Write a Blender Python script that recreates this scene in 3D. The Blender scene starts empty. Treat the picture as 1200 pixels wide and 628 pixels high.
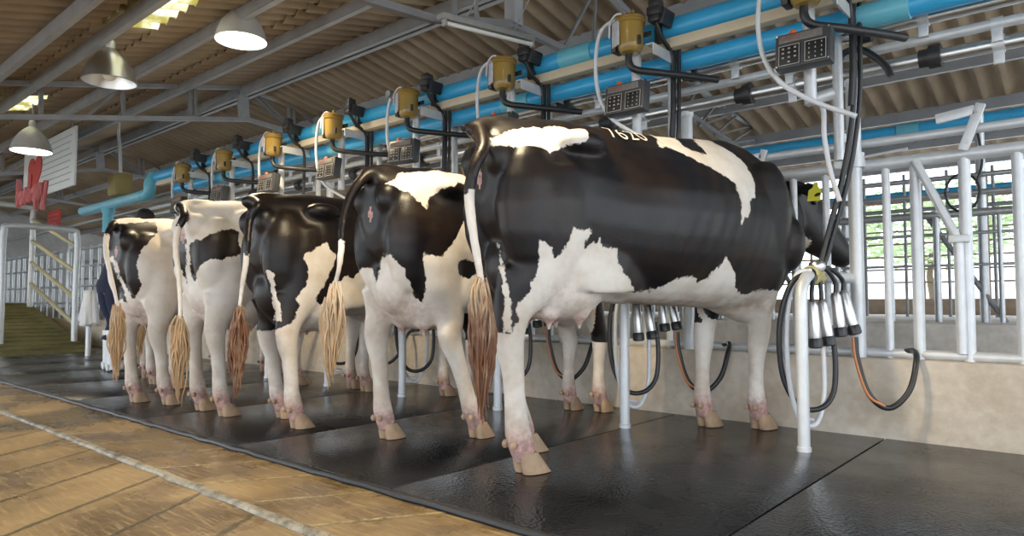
import bpy, bmesh, math, random
import numpy as np
from mathutils import Vector, Matrix, noise
from mathutils.bvhtree import BVHTree
random.seed(7)
sc = bpy.context.scene; COL = sc.collection
PI = math.pi
# ---------------------------------------------------------------- survey helpers (photo pixel -> point on a known plane)
EYE = Vector((0, 0, .72)); FPX = 800.; PITCH = math.atan(40/800)
FW = Vector((-.6549, .7557, 0)); RT = Vector((.7557, .6549, 0))
def ray(px, py):
    u = (px-600)/FPX; v = (314-py)/FPX
    return FW*(math.cos(PITCH)-v*math.sin(PITCH)) + RT*u + Vector((0, 0, math.sin(PITCH)+v*math.cos(PITCH)))
def hit(px, py, p0, n):
    d = ray(px, py); t = (Vector(p0)-EYE).dot(Vector(n))/d.dot(Vector(n)); return EYE+d*t
def onX(px, py, x): return hit(px, py, (x, 0, 0), (1, 0, 0))
def onY(px, py, y): return hit(px, py, (0, y, 0), (0, 1, 0))
def onZ(px, py, z=0): return hit(px, py, (0, 0, z), (0, 0, 1))
# ---------------------------------------------------------------- materials
MATS = {}
def mat(name, col, rough=.5, metal=0, bump=0, bscale=40, var=0, vscale=6, spec=.5, emit=None, estr=1, alpha=None, trans=0, coat=0):
    if name in MATS: return MATS[name]
    m = bpy.data.materials.new(name); m.use_nodes = True; MATS[name] = m
    nt = m.node_tree; b = nt.nodes['Principled BSDF']
    b.inputs['Base Color'].default_value = (*col, 1); b.inputs['Roughness'].default_value = rough
    b.inputs['Metallic'].default_value = metal; b.inputs['Specular IOR Level'].default_value = spec
    b.inputs['Coat Weight'].default_value = coat
    b.inputs['Transmission Weight'].default_value = trans
    if alpha is not None: b.inputs['Alpha'].default_value = alpha
    if emit: b.inputs['Emission Color'].default_value = (*emit, 1); b.inputs['Emission Strength'].default_value = estr
    tc = nt.nodes.new('ShaderNodeTexCoord')
    if var:
        n = nt.nodes.new('ShaderNodeTexNoise'); n.inputs['Scale'].default_value = vscale; n.inputs['Detail'].default_value = 6
        nt.links.new(tc.outputs['Object'], n.inputs['Vector'])
        r = nt.nodes.new('ShaderNodeMix'); r.data_type = 'RGBA'
        r.inputs[6].default_value = (*[max(0, c*(1-var)) for c in col], 1); r.inputs[7].default_value = (*[min(1, c*(1+var)) for c in col], 1)
        nt.links.new(n.outputs['Fac'], r.inputs[0]); nt.links.new(r.outputs[2], b.inputs['Base Color'])
    if bump:
        n = nt.nodes.new('ShaderNodeTexNoise'); n.inputs['Scale'].default_value = bscale; n.inputs['Detail'].default_value = 5
        nt.links.new(tc.outputs['Object'], n.inputs['Vector'])
        bp = nt.nodes.new('ShaderNodeBump'); bp.inputs['Strength'].default_value = bump; bp.inputs['Distance'].default_value = .01
        nt.links.new(n.outputs['Fac'], bp.inputs['Height']); nt.links.new(bp.outputs[0], b.inputs['Normal'])
    return m
class NB:                                                          # small node builder
    def __init__(s, name):
        s.m = bpy.data.materials.new(name); s.m.use_nodes = True; s.nt = s.m.node_tree; s.b = s.nt.nodes['Principled BSDF']; MATS[name] = s.m
    def n(s, t, **k):
        x = s.nt.nodes.new('ShaderNode'+t)
        for a, v in k.items(): setattr(x, a, v)
        return x
    def l(s, a, b): s.nt.links.new(a, b)
    def put(s, sock, v):
        if hasattr(v, 'is_linked') or isinstance(v, bpy.types.NodeSocket): s.l(v, sock)
        else: sock.default_value = v
    def math(s, op, a, b=0, c=0, clamp=False):
        x = s.n('Math', operation=op); x.use_clamp = clamp
        s.put(x.inputs[0], a); s.put(x.inputs[1], b); s.put(x.inputs[2], c); return x.outputs[0]
    def mix(s, f, a, b):
        x = s.n('Mix', data_type='RGBA'); s.put(x.inputs[0], f)
        s.put(x.inputs[6], a if not isinstance(a, tuple) else (*a, 1)); s.put(x.inputs[7], b if not isinstance(b, tuple) else (*b, 1)); return x.outputs[2]
    def noise(s, vec, scale, detail=4, rough=.5):
        x = s.n('TexNoise'); x.inputs['Scale'].default_value = scale; x.inputs['Detail'].default_value = detail; x.inputs['Roughness'].default_value = rough
        s.l(vec, x.inputs['Vector']); return x.outputs['Fac']
    def step(s, v, a, b):                                          # smooth 0..1 between a and b
        x = s.n('MapRange', interpolation_type='SMOOTHSTEP'); s.put(x.inputs[0], v); x.inputs[1].default_value = a; x.inputs[2].default_value = b; return x.outputs[0]
    def bump(s, h, strength=.5, dist=.01):
        x = s.n('Bump'); x.inputs['Strength'].default_value = strength; x.inputs['Distance'].default_value = dist; s.l(h, x.inputs['Height']); s.l(x.outputs[0], s.b.inputs['Normal'])

galv = mat('galvanised', (.50, .52, .54), .42, .75, .12, 60, .22, 25)
galvw = mat('galvanised_pale', (.68, .70, .72), .45, .35, .1, 50, .15, 18)
galvd = mat('galvanised_weathered', (.30, .31, .32), .6, .4, .15, 50, .3, 12)
steel = mat('stainless', (.68, .68, .68), .34, 1, .03, 80)
bluep = mat('blue_pvc', (.045, .40, .74), .28, 0, .03, 20, .10, 5)
bluec = mat('blue_pvc_joint', (.14, .48, .62), .35, 0, .03, 20, .12, 8)
bluel = mat('blue_pvc_pale', (.22, .52, .66), .35, 0, .03, 20, .12, 8)
cream = mat('cream_tray', (.62, .54, .40), .6, 0, .1, 30, .15, 6)
rubber = mat('black_rubber', (.022, .023, .026), .38, 0, .05, 60)
blackp = mat('black_plastic', (.03, .03, .033), .45, 0, .05, 60)
panelg = mat('panel_grey', (.055, .057, .062), .45, 0, .05, 60, .15, 20)
keyp = mat('keypad_black', (.015, .015, .017), .4)
keyl = mat('keypad_line', (.40, .39, .35), .5)
displ = mat('display', (.17, .16, .15), .35, 0, 0, 40, .5, 60)
redp = mat('red_lamp_cap', (.85, .14, .03), .35)
orangep = mat('orange_stripe', (.62, .22, .07), .4)
amber = mat('amber_jar', (.30, .195, .04), .32, 0, .08, 20, .30, 9, coat=.3)
amberd = mat('amber_jar_lid', (.26, .165, .035), .4, 0, .1, 20, .3, 12)
labelm = mat('label_plate', (.50, .51, .56), .5, 0, .05, 30, .3, 30)
whiteh = mat('white_hose', (.66, .68, .72), .35, 0, .05, 30, .08, 10)
blueh = mat('pale_blue_hose', (.50, .60, .82), .35)
steelp = mat('painted_steel', (.36, .37, .39), .6, .3, .15, 30, .3, 5)
steeld = mat('dark_painted_steel', (.24, .24, .25), .65, .3, .15, 30, .3, 5)
conc = None
whitep = mat('white_paint', (.75, .76, .74), .5, 0, .1, 20, .12, 4)
yelpipe = mat('yellowed_pipe', (.55, .52, .36), .5, .3, .1, 30, .2, 8)
boxy = mat('junction_box', (.28, .22, .075), .6, 0, .1, 20, .3, 8)
navy = mat('navy_cloth', (.012, .017, .045), .85, 0, .3, 60, .2, 10)
skin = mat('person_skin', (.42, .22, .14), .55)
bootw = mat('white_boot', (.78, .79, .80), .4, 0, .05, 20, .06, 8)
clothw = mat('white_cloth', (.72, .73, .75), .8, 0, .2, 40, .06, 8)
hornm = mat('hoof_horn', (.40, .27, .17), .5, 0, .4, 50, .55, 16)
pinkskin = mat('teat_skin', (.66, .30, .26), .5, 0, .2, 60, .2, 20)
eyem = mat('cow_eye', (.01, .008, .008), .1)
tagy = mat('yellow_tag', (.78, .74, .03), .45)
redsign = mat('red_sign', (.55, .05, .04), .5)
pinksign = mat('red_sign_faded', (.62, .16, .16), .5)
signw = mat('sign_white', (.72, .75, .76), .5, 0, 0, 40, .05, 2)
greyt = mat('grey_text', (.42, .44, .45), .6)
aluin = mat('lamp_reflector', (.75, .75, .75), .3, .9)
aluout = mat('lamp_shade_metal', (.66, .65, .62), .4, .35, .05, 20, .1, 10)
bulb = mat('bulb_lit', (1, 1, 1), .5, emit=(1, .93, .80), estr=18)
bulboff = mat('bulb_off', (.8, .8, .78), .3)
rope = mat('yellow_rope', (.50, .44, .22), .8, 0, .4, 80, .3, 30)
leafm = mat('tree_leaf', (.42, .55, .30), .6, 0, 0, 40, .5, 3)
barkm = mat('bark', (.12, .09, .06), .9)
rustr = mat('rusty_rail', (.36, .27, .20), .7, .3, .2, 30, .3, 10)

def concrete(name, a, b, sc_=3, bump=.3, rough=.8):
    k = NB(name); tc = k.n('TexCoord').outputs['Object']
    n1 = k.noise(tc, sc_, 8, .65); n2 = k.noise(tc, sc_*9, 5)
    f = k.step(k.math('ADD', k.math('MULTIPLY', n1, .75), k.math('MULTIPLY', n2, .25)), .35, .65)
    k.l(k.mix(f, a, b), k.b.inputs['Base Color']); k.b.inputs['Roughness'].default_value = rough
    k.bump(n2, bump, .006); return k.m
curbm = concrete('curb_concrete', (.46, .38, .29), (.66, .59, .50), 2.2)
ledgem = concrete('ledge_concrete', (.44, .40, .35), (.66, .63, .59), 2.2)
brownwall = concrete('brown_low_wall', (.28, .20, .13), (.44, .34, .25), 2)
yardm = concrete('yard', (.66, .65, .62), (.80, .79, .76), .6)
farwall = concrete('far_plaster', (.34, .34, .34), (.48, .48, .48), .8)
rampm = concrete('ramp_concrete', (.10, .092, .028), (.20, .18, .065), 1.5)

# wet tan concrete with herringbone grooves
k = NB('wet_tan_concrete'); tc = k.n('TexCoord').outputs['Object']
sp = k.n('SeparateXYZ'); k.l(tc, sp.inputs[0]); x_, y_ = sp.outputs[0], sp.outputs[1]
n1 = k.noise(tc, 1.6, 8, .62); n2 = k.noise(tc, 26, 6, .6)
mp = k.n('Mapping'); mp.inputs['Scale'].default_value = (3, 30, 1); mp.inputs['Rotation'].default_value = (0, 0, -.55); k.l(tc, mp.inputs[0])
n3 = k.noise(mp.outputs[0], 2.2, 5, .6)
up = k.math('GREATER_THAN', y_, 1.25)
wob = k.math('MULTIPLY', k.math('SUBTRACT', n2, .5), .045)
ua = k.math('ADD', k.math('SUBTRACT', x_, k.math('MULTIPLY', y_, .60)), wob)       # upper band
ub = k.math('ADD', k.math('ADD', x_, k.math('MULTIPLY', y_, .65)), wob)           # lower field
def groove(u, off):
    f = k.math('FRACT', k.math('ADD', k.math('DIVIDE', u, .40), off))
    return k.math('MULTIPLY', k.math('ABSOLUTE', k.math('SUBTRACT', f, .5)), .40)   # distance to the groove
ga = groove(ua, .49); gb = groove(ub, .16)
gd = k.math('ADD', k.math('MULTIPLY', ga, up), k.math('MULTIPLY', gb, k.math('SUBTRACT', 1, up)))
gr = k.math('SUBTRACT', 1, k.step(gd, .005, .017))
c1 = k.mix(k.step(n1, .32, .68), (.125, .078, .030), (.34, .235, .115))
c1 = k.mix(k.math('MULTIPLY', k.step(n3, .48, .7), .5), c1, (.50, .36, .18))
c1 = k.mix(k.math('MULTIPLY', k.step(n2, .55, .8), .35), c1, (.12, .08, .035))
c1 = k.mix(k.math('MULTIPLY', gr, .85), c1, k.mix(k.math('MULTIPLY', up, k.step(n2, .3, .6)), (.06, .05, .018), (.46, .38, .20)))
k.l(c1, k.b.inputs['Base Color'])
k.l(k.math('ADD', .12, k.math('MULTIPLY', k.step(n1, .35, .6), .34)), k.b.inputs['Roughness'])
h = k.math('SUBTRACT', k.math('ADD', k.math('MULTIPLY', n2, .35), k.math('MULTIPLY', n3, .5)), k.math('MULTIPLY', gr, 1.3))
k.bump(h, .7, .008); tanfloor = k.m

# black stable mats
k = NB('black_rubber_mat'); tc = k.n('TexCoord').outputs['Object']
n1 = k.noise(tc, 1.3, 7, .6); n2 = k.noise(tc, 9, 6, .65)
vo = k.n('TexVoronoi'); vo.inputs['Scale'].default_value = 75; k.l(tc, vo.inputs['Vector'])
c1 = k.mix(k.step(n1, .4, .7), (.0055, .0065, .009), (.014, .0155, .019))
c1 = k.mix(k.math('MULTIPLY', k.step(n2, .62, .75), .5), c1, (.075, .062, .035))
k.l(c1, k.b.inputs['Base Color'])
k.l(k.math('ADD', .13, k.math('MULTIPLY', k.step(n1, .3, .7), .20)), k.b.inputs['Roughness'])
k.bump(k.math('ADD', k.math('MULTIPLY', vo.outputs['Distance'], .8), k.math('MULTIPLY', n2, .6)), .38, .004); matm = k.m

# fibre cement roof sheets
k = NB('fibre_cement_roof'); tc = k.n('TexCoord').outputs['Object']
n1 = k.noise(tc, .9, 7, .6); mp = k.n('Mapping'); mp.inputs['Scale'].default_value = (5.6, .7, .7); k.l(tc, mp.inputs[0]); n2 = k.noise(mp.outputs[0], 1.5, 6, .6)
c1 = k.mix(k.step(n1, .3, .7), (.24, .18, .125), (.38, .30, .21))
c1 = k.mix(k.math('MULTIPLY', k.step(n2, .5, .75), .5), c1, (.40, .31, .21))
k.l(c1, k.b.inputs['Base Color']); k.b.inputs['Roughness'].default_value = .9; k.bump(n2, .2, .01); roofm = k.m
# translucent roof sheet
m = bpy.data.materials.new('translucent_roof_sheet'); m.use_nodes = True; nt = m.node_tree; nt.nodes.clear()
o = nt.nodes.new('ShaderNodeOutputMaterial'); tl = nt.nodes.new('ShaderNodeBsdfTranslucent'); tr = nt.nodes.new('ShaderNodeBsdfTransparent'); mx = nt.nodes.new('ShaderNodeMixShader')
nn = nt.nodes.new('ShaderNodeTexNoise'); nn.inputs['Scale'].default_value = 5; nn.inputs['Detail'].default_value = 6
rp = nt.nodes.new('ShaderNodeValToRGB'); rp.color_ramp.elements[0].position = .42; rp.color_ramp.elements[0].color = (.42, .36, .10, 1); rp.color_ramp.elements[1].position = .58; rp.color_ramp.elements[1].color = (.92, .90, .74, 1)
tcn = nt.nodes.new('ShaderNodeTexCoord'); nt.links.new(tcn.outputs['Object'], nn.inputs[0]); nt.links.new(nn.outputs['Fac'], rp.inputs[0]); nt.links.new(rp.outputs[0], tl.inputs[0])
mx.inputs[0].default_value = .25; nt.links.new(tl.outputs[0], mx.inputs[1]); nt.links.new(tr.outputs[0], mx.inputs[2]); nt.links.new(mx.outputs[0], o.inputs[0]); skym = m

# cow coat: 'pat' >0 black; 'pink' bare skin; 'dirt' stained hair
k = NB('cow_coat'); tc = k.n('TexCoord').outputs['Object']
def att(n): 
    a = k.n('Attribute'); a.attribute_name = n; return a.outputs['Fac']
n1 = k.noise(tc, 34, 5, .7); n2 = k.noise(tc, 5, 6, .6); n3 = k.noise(tc, 120, 3, .6)
n0 = k.noise(tc, 11, 3, .6)
sd = k.math('ADD', att('pat'), k.math('ADD', k.math('MULTIPLY', k.math('SUBTRACT', n1, .5), .050), k.math('MULTIPLY', k.math('SUBTRACT', n0, .5), .055)))
bl = k.step(sd, -.004, .004)
blk = k.mix(k.step(n2, .38, .72), (.0055, .0048, .0070), (.020, .012, .008))
wht = k.mix(k.step(n2, .35, .7), (.80, .75, .69), (.66, .58, .49))
dirt = k.math('MULTIPLY', att('dirt'), k.step(n0, .25, .7))
wht = k.mix(k.math('MULTIPLY', dirt, .8), wht, (.38, .26, .17))
pk = k.math('MULTIPLY', att('pink'), k.step(k.math('ADD', n1, k.math('MULTIPLY', att('pink'), .35)), .40, .85))
wht = k.mix(pk, wht, k.mix(k.step(n1, .38, .62), (.62, .34, .30), (.33, .21, .19)))
c1 = k.mix(bl, wht, blk); c1 = k.mix(att('dark'), c1, (.03, .02, .02))
k.l(c1, k.b.inputs['Base Color'])
k.l(k.math('ADD', .62, k.math('MULTIPLY', bl, -.22)), k.b.inputs['Roughness'])
k.b.inputs['Specular IOR Level'].default_value = .38
k.bump(k.math('ADD', n3, k.math('MULTIPLY', n1, .6)), .22, .004); coatm = k.m
# tail hair
def hairmat(name, a, b):
    k = NB(name); tc = k.n('TexCoord').outputs['Object']; n = k.noise(tc, 14, 4)
    sp = k.n('SeparateXYZ'); k.l(tc, sp.inputs[0])
    f = k.math('ADD', k.step(sp.outputs[2], 1.0, .55), k.math('MULTIPLY', k.math('SUBTRACT', n, .5), 1.2), clamp=True)
    k.l(k.mix(f, a, b), k.b.inputs['Base Color']); k.b.inputs['Roughness'].default_value = .5; return k.m
hair1 = hairmat('tail_hair_brown', (.72, .56, .38), (.17, .07, .03))
hair2 = hairmat('tail_hair_pale', (.70, .62, .50), (.46, .30, .16))
blackhair = mat('black_hair', (.02, .015, .015), .6)

# ---------------------------------------------------------------- mesh building
class MB:
    def __init__(s): s.v = []; s.f = []
    def add(s, vs, fs):
        o = len(s.v); s.v += [Vector(v) for v in vs]; s.f += [tuple(i+o for i in f) for f in fs]; return s
    def box(s, c, d, R=None):
        c = Vector(c); R = R or Matrix.Identity(3)
        vs = [c + R @ Vector((sx*d[0]/2, sy*d[1]/2, sz*d[2]/2)) for sx in (-1, 1) for sy in (-1, 1) for sz in (-1, 1)]
        return s.add(vs, [(0, 1, 3, 2), (4, 6, 7, 5), (0, 4, 5, 1), (2, 3, 7, 6), (0, 2, 6, 4), (1, 5, 7, 3)])
    def bbox(s, c, d, R=None, b=.006):                               # bevelled box
        bm = bmesh.new(); bmesh.ops.create_cube(bm, size=1)
        for v in bm.verts: v.co = Vector((v.co.x*d[0], v.co.y*d[1], v.co.z*d[2]))
        bmesh.ops.bevel(bm, geom=bm.edges[:], offset=b, segments=2, affect='EDGES', profile=.5)
        R = R or Matrix.Identity(3); bm.verts.index_update()
        s.add([Vector(c)+R @ v.co for v in bm.verts], [tuple(v.index for v in f.verts) for f in bm.faces]); bm.free(); return s
    def rings(s, R, close=True, caps=True):
        n = len(R[0]); vs = [p for r in R for p in r]; fs = []
        for i in range(len(R)-1):
            for j in range(n if close else n-1):
                a = i*n+j; b = i*n+(j+1) % n; fs.append((a, b, b+n, a+n))
        if caps: fs.append(tuple(range(n-1, -1, -1))); fs.append(tuple((len(R)-1)*n+j for j in range(n)))
        return s.add(vs, fs)
    def tube(s, pts, r, n=10, up=None, caps=True):                  # r: number, list or list of (side,up)
        pts = [Vector(p) for p in pts]; R = []; prev = None
        for i, p in enumerate(pts):
            t = (pts[min(i+1, len(pts)-1)]-pts[max(i-1, 0)]).normalized()
            if prev is None:
                u = Vector(up) if up else (Vector((0, 0, 1)) if abs(t.z) < .9 else Vector((0, 1, 0)))
            else: u = prev
            sd = t.cross(u)
            if sd.length < 1e-4: sd = t.orthogonal()
            sd.normalize(); u = sd.cross(t).normalized(); prev = u
            q = r[i] if isinstance(r, (list, tuple)) else r
            a, b = q if isinstance(q, (list, tuple)) else (q, q)
            R.append([p + sd*a*math.cos(2*PI*j/n) + u*b*math.sin(2*PI*j/n) for j in range(n)])
        return s.rings(R, caps=caps)
    def cyl(s, p0, p1, r, r1=None, n=14): return s.tube([p0, p1], [r, r if r1 is None else r1], n)
    def lathe(s, c, prof, n=24, axis='Z', caps=True):
        c = Vector(c); ax = {'Z': (Vector((1, 0, 0)), Vector((0, 1, 0)), Vector((0, 0, 1))), 'X': (Vector((0, 1, 0)), Vector((0, 0, 1)), Vector((1, 0, 0))), 'Y': (Vector((0, 0, 1)), Vector((1, 0, 0)), Vector((0, 1, 0)))}[axis]
        return s.rings([[c+ax[0]*r*math.cos(2*PI*j/n)+ax[1]*r*math.sin(2*PI*j/n)+ax[2]*z for j in range(n)] for r, z in prof], caps=caps)
    def ball(s, c, r, n=16):
        r = r if isinstance(r, (tuple, list)) else (r, r, r); R = []
        for i in range(1, n//2): 
            a = PI*i/(n//2); R.append([Vector(c)+Vector((r[0]*math.sin(a)*math.cos(2*PI*j/n), r[1]*math.sin(a)*math.sin(2*PI*j/n), -r[2]*math.cos(a))) for j in range(n)])
        return s.rings(R)
def curve(pts, n=6):                                                # Catmull-Rom smoothing
    P = [Vector(p) for p in pts]; P = [P[0]*2-P[1]]+P+[P[-1]*2-P[-2]]; out = []
    for i in range(1, len(P)-2):
        for j in range(n):
            t = j/n; a, b, c, d = P[i-1:i+3]
            out.append(.5*((2*b)+(c-a)*t+(2*a-5*b+4*c-d)*t*t+(3*b-a-3*c+d)*t**3))
    return out+[P[-2]]
def build(name, mb, m, parent=None, smooth=True, loc=None, norm=True):
    me = bpy.data.meshes.new(name); off = Vector((0, 0, 0))
    me.from_pydata([tuple(v-off) for v in mb.v], [], mb.f)
    if norm:
        bm = bmesh.new(); bm.from_mesh(me); bmesh.ops.recalc_face_normals(bm, faces=bm.faces[:]); bm.to_mesh(me); bm.free()
    o = bpy.data.objects.new(name, me); COL.objects.link(o); me.materials.append(m)
    if loc: o.location = loc
    if smooth:
        for p in me.polygons: p.use_smooth = True
        if hasattr(me, 'set_sharp_from_angle'): me.set_sharp_from_angle(angle=.7)
    if parent: o.parent = parent
    return o
def tag(o, label=None, cat=None, group=None, kind=None):
    if label: o['label'] = label
    if cat: o['category'] = cat
    if group: o['group'] = group
    if kind: o['kind'] = kind
    return o
def empty(name, loc, label, cat, group=None, rz=0, kind=None):
    o = bpy.data.objects.new(name, None); COL.objects.link(o); o.location = loc; o.rotation_euler = (0, 0, rz); o.empty_display_size = .1
    return tag(o, label, cat, group, kind)
def copy_tree(o, parent=None):
    c = o.copy(); COL.objects.link(c); c.parent = parent
    for ch in [q for q in o.children]: copy_tree(ch, c)
    return c
def R3(rx=0, ry=0, rz=0): return (Matrix.Rotation(rz, 3, 'Z') @ Matrix.Rotation(ry, 3, 'Y') @ Matrix.Rotation(rx, 3, 'X'))

# ================================================================ SETTING
XL, XR = -23.0, 3.2
def struct(name, mb, m, label=None, smooth=False): 
    o = build(name, mb, m, smooth=smooth); tag(o, label, None, None, 'structure'); return o
fl = MB().box(((XL+XR)/2, .1, -.06), (XR-XL, 8.0, .08)); struct('floor', fl, tanfloor, 'wet tan concrete floor with herringbone grooves')
struct('yard', MB().box((-10, 10, -.13), (110, 110, .06)), yardm, 'pale concrete yard outside the shed')
# stable mats, 1.2 m wide, laid edge to edge
edges = [XL+.2]+[-.9-1.21*i for i in range(17, -1, -1)]+[.31, 1.52, 2.73]
mats = MB()
for a, b in zip(edges[:-1], edges[1:]):
    b2 = b-.004; a2 = a+.004
    mats.bbox(((a2+b2)/2, (1.72+4.06)/2, -.01), (b2-a2, 4.06-1.72, .02), b=.003)
o = build('rubber_matting', mats, matm); tag(o, 'black wet rubber matting the whole row of cows stands on', 'mat', kind='structure')
rim = MB(); 
nn_ = 220; pts = [Vector((XL+.3+(XR-XL-.5)*i/nn_, 1.705+.022*noise.noise(Vector((i*.9, 0, 0))), -.012+.006*noise.noise(Vector((i*1.7, 3, 0))))) for i in range(nn_+1)]
rim.tube(pts, [(.018+.006*noise.noise(Vector((i*2.1, 9, 0))), .014) for i in range(nn_+1)], 8)
struct('trim_1', rim, rubber, 'frayed black edge of the rubber matting', True)
ker = MB(); pts = [Vector((XL+.3+(XR-XL-.5)*i/nn_, 1.262+.010*noise.noise(Vector((i*.7, 0, 5))), -.018)) for i in range(nn_+1)]
ker.tube(pts, [(.024+.012*noise.noise(Vector((i*1.9, 9, 0))), .014+.005*noise.noise(Vector((i*1.3, 2, 0)))) for i in range(nn_+1)], 8)
struct('trim_2', ker, concrete('strip_concrete', (.10, .09, .06), (.42, .38, .31), 14, .6, .5), 'narrow raised grey concrete strip across the tan floor', True)
# front curb, trough floor, rear ledge, low brown wall
cb = MB().bbox(((XL+XR)/2+1, 4.15, .17), (XR-XL+3, .20, .50), b=.012); struct('trim_3', cb, curbm, 'stained concrete curb wall in front of the cows', True)
struct('trough_floor', MB().box(((XL+XR)/2+1, 4.75, .05), (XR-XL+3, 1.1, .30)), ledgem, 'concrete trough floor behind the curb')
lg = MB().bbox(((XL+XR)/2+1, 7.1, .24), (XR-XL+3, 3.7, .68), b=.015); struct('rear_platform', lg, ledgem, 'pale concrete platform beyond the feed trough', True)
struct('wall_rear', MB().bbox(((XL+XR)/2+1, 9.05, .36), (XR-XL+3, .16, .80), b=.01), brownwall, 'low brown concrete wall at the rear of the shed', True)
struct('wall_left', MB().box((XL-.1, 4.2, 1.9), (.2, 11, 3.9)), farwall, 'grey gable wall at the far end')
# roof
def roof_z(y): return 3.37-.22*abs(y-4.2)
def sheet(mb, x0, x1, y0, y1, dz0, dz1):
    pitch = .177; n = max(4, int((x1-x0)/pitch*8)); vs = []; fs = []
    th = .008
    for iy, (yy, dz) in enumerate(((y0, dz0), (y1, dz1))):
        for j in range(n+1):
            x = x0+(x1-x0)*j/n; z = roof_z(yy)+.09+dz+.036*math.cos(2*PI*x/pitch)
            vs += [(x, yy, z), (x, yy, z+th)]
    m_ = 2*(n+1)
    for j in range(n):
        a = 2*j; fs += [(a, a+2, a+2+m_, a+m_), (a+1, a+1+m_, a+3+m_, a+3), (a, a+1, a+3, a+2), (a+m_, a+2+m_, a+3+m_, a+1+m_)]
    mb.add(vs, fs)
SKY = [(-6.0, -5.08, 1.90, 2.36), (-9.65, -8.85, 1.90, 2.36), (-.3, .4, 7.9, 8.5), (-13.6, -12.7, 1.9, 2.36)]
rows_l = [(-1.6, -.1), (-.1, 1.1), (1.1, 1.90), (1.90, 2.36), (2.36, 3.2), (3.2, 4.2)]
rows_r = [(4.2, 5.3), (5.3, 6.5), (6.5, 7.15), (7.15, 7.9), (7.9, 8.5), (8.5, 9.25)]
rf = MB(); skl = []
for y0, y1 in rows_l+rows_r:
    xs = [XL]; holes = [s for s in SKY if abs(s[2]-y0) < .01]
    for s in sorted(holes): xs += [s[0], s[1]]
    xs.append(XR)
    lo = .0 if y0 < 4.1 else .018; hi = .018 if y0 < 4.1 else 0
    for i in range(0, len(xs), 2): sheet(rf, xs[i], xs[i+1], y0-.06, y1+.06, -.014 if y0 < 4.1 else .014, .014 if y0 < 4.1 else -.014)
    for s in holes: skl.append(s)
struct('ceiling', rf, roofm, 'brown corrugated fibre cement roof', True)
for i, s in enumerate(SKY):
    q = MB(); sheet(q, s[0], s[1], s[2]-.03, s[3]+.03, .0, .0); struct('window_%d' % (i+1), q, skym, 'translucent yellowed corrugated roof sheet', True)
# purlins: pressed-steel C sections running the length of the shed
pur = [(-1.0, .1), (.5, .1), (1.55, .1), (1.92, .10), (2.62, .10), (3.35, .1), (4.12, .13), (5.15, .10), (6.0, .09), (6.9, .10), (7.75, .10), (8.5, .08), (9.15, .06)]
for i, (y, h) in enumerate(pur):
    z = roof_z(y)+.055-h/2; q = MB()
    q.box(((XL+XR)/2, y, z), (XR-XL, .006, h)).box(((XL+XR)/2, y+.022, z+h/2), (XR-XL, .05, .006)).box(((XL+XR)/2, y+.022, z-h/2), (XR-XL, .05, .006)).box(((XL+XR)/2, y+.045, z-h/2+.01), (XR-XL, .005, .02))
    if abs(y-4.12) < .01: q.box(((XL+XR)/2, y+.13, z), (XR-XL, .006, h)).box(((XL+XR)/2, y+.108, z-h/2), (XR-XL, .05, .006))
    struct('trim_%d' % (i+4), q, steelp, 'grey steel roof purlin running the length of the shed')
# cross frames (trusses)
def truss(x, mem, label, loc=None):
    t = empty('roof_truss', (x, 0, 0), label, 'roof truss', None, kind='structure')
    for nm, w, L in mem:
        for a, b in L:
            q = MB(); a = Vector((0, a[0], a[1])); b = Vector((0, b[0], b[1])); d = (b-a).normalized(); n = Vector((1, 0, 0)); u = d.cross(n)
            q.add([p+n*sx*w/2+u*sy*w/2 for p in (a, b) for sx, sy in ((-1, -1), (1, -1), (1, 1), (-1, 1))], [(0, 1, 2, 3), (7, 6, 5, 4), (0, 4, 5, 1), (1, 5, 6, 2), (2, 6, 7, 3), (3, 7, 4, 0)])
            build(nm, q, steelp if w > .045 else steeld, t, smooth=False)
    return t
def tz(px, py, x): p = onX(px, py, x); return (p.y, p.z)
for xx in (-8.05, -13.0, -17.5, 1.9):
    T = lambda a, b: tz(a, b, -8.05)
    top = [((-1.4, 2.2), T(0, 97)), (T(0, 97), T(284, 103)), (T(284, 103), T(384, 137)), (T(384, 137), (9.3, 2.28))]
    bot = [((-1.4, 2.0), T(0, 137)), (T(0, 137), T(290, 140)), (T(290, 140), T(400, 172)), (T(400, 172), (9.3, 2.15))]
    ver = [(T(48, 98), T(48, 138)), (T(143, 100), T(145, 138)), (T(222, 102), T(223, 138)), (T(228, 102), T(229, 138)), (T(338, 122), T(338, 150)), (T(344, 123), T(344, 152))]
    dia = [(T(145, 100), T(100, 138)), (T(223, 138), T(284, 106)), (T(290, 106), T(338, 150)), (T(296, 106), T(344, 152)), (T(344, 124), T(395, 170)), ((6.5, 2.9), (5.7, 2.75)), ((6.5, 2.9), (7.3, 2.55)), ((8, 2.55), (7.3, 2.55))]
    truss(xx, [('top_chord', .05, top), ('bottom_chord', .05, bot), ('gusset', .10, [(T(284, 103), T(286, 139))]), ('vertical_strut', .035, ver), ('diagonal_strut', .03, dia)],
          {-8.05: 'grey steel roof truss crossing above the rear half of the cow row', -13.0: 'grey steel roof truss nearest the far gable wall but one', -17.5: 'grey steel roof truss closest to the far gable wall', 1.9: 'grey steel roof truss at the near end of the shed'}[xx])
T = lambda a, b: tz(a, b, -3.0)
top = [((-1.4, 2.25), (3.9, 3.3)), ((3.9, 3.3), (4.5, 3.3)), ((4.5, 3.3), T(833, 116)), (T(833, 116), T(925, 174)), (T(925, 174), (9.3, 2.2))]
bot = [((-1.4, 2.05), T(505, 22)), (T(505, 22), T(600, 28)), (T(600, 28), T(660, 58)), (T(660, 58), T(817, 140)), (T(817, 140), T(871, 178)), (T(871, 178), (9.3, 2.02))]
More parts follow.
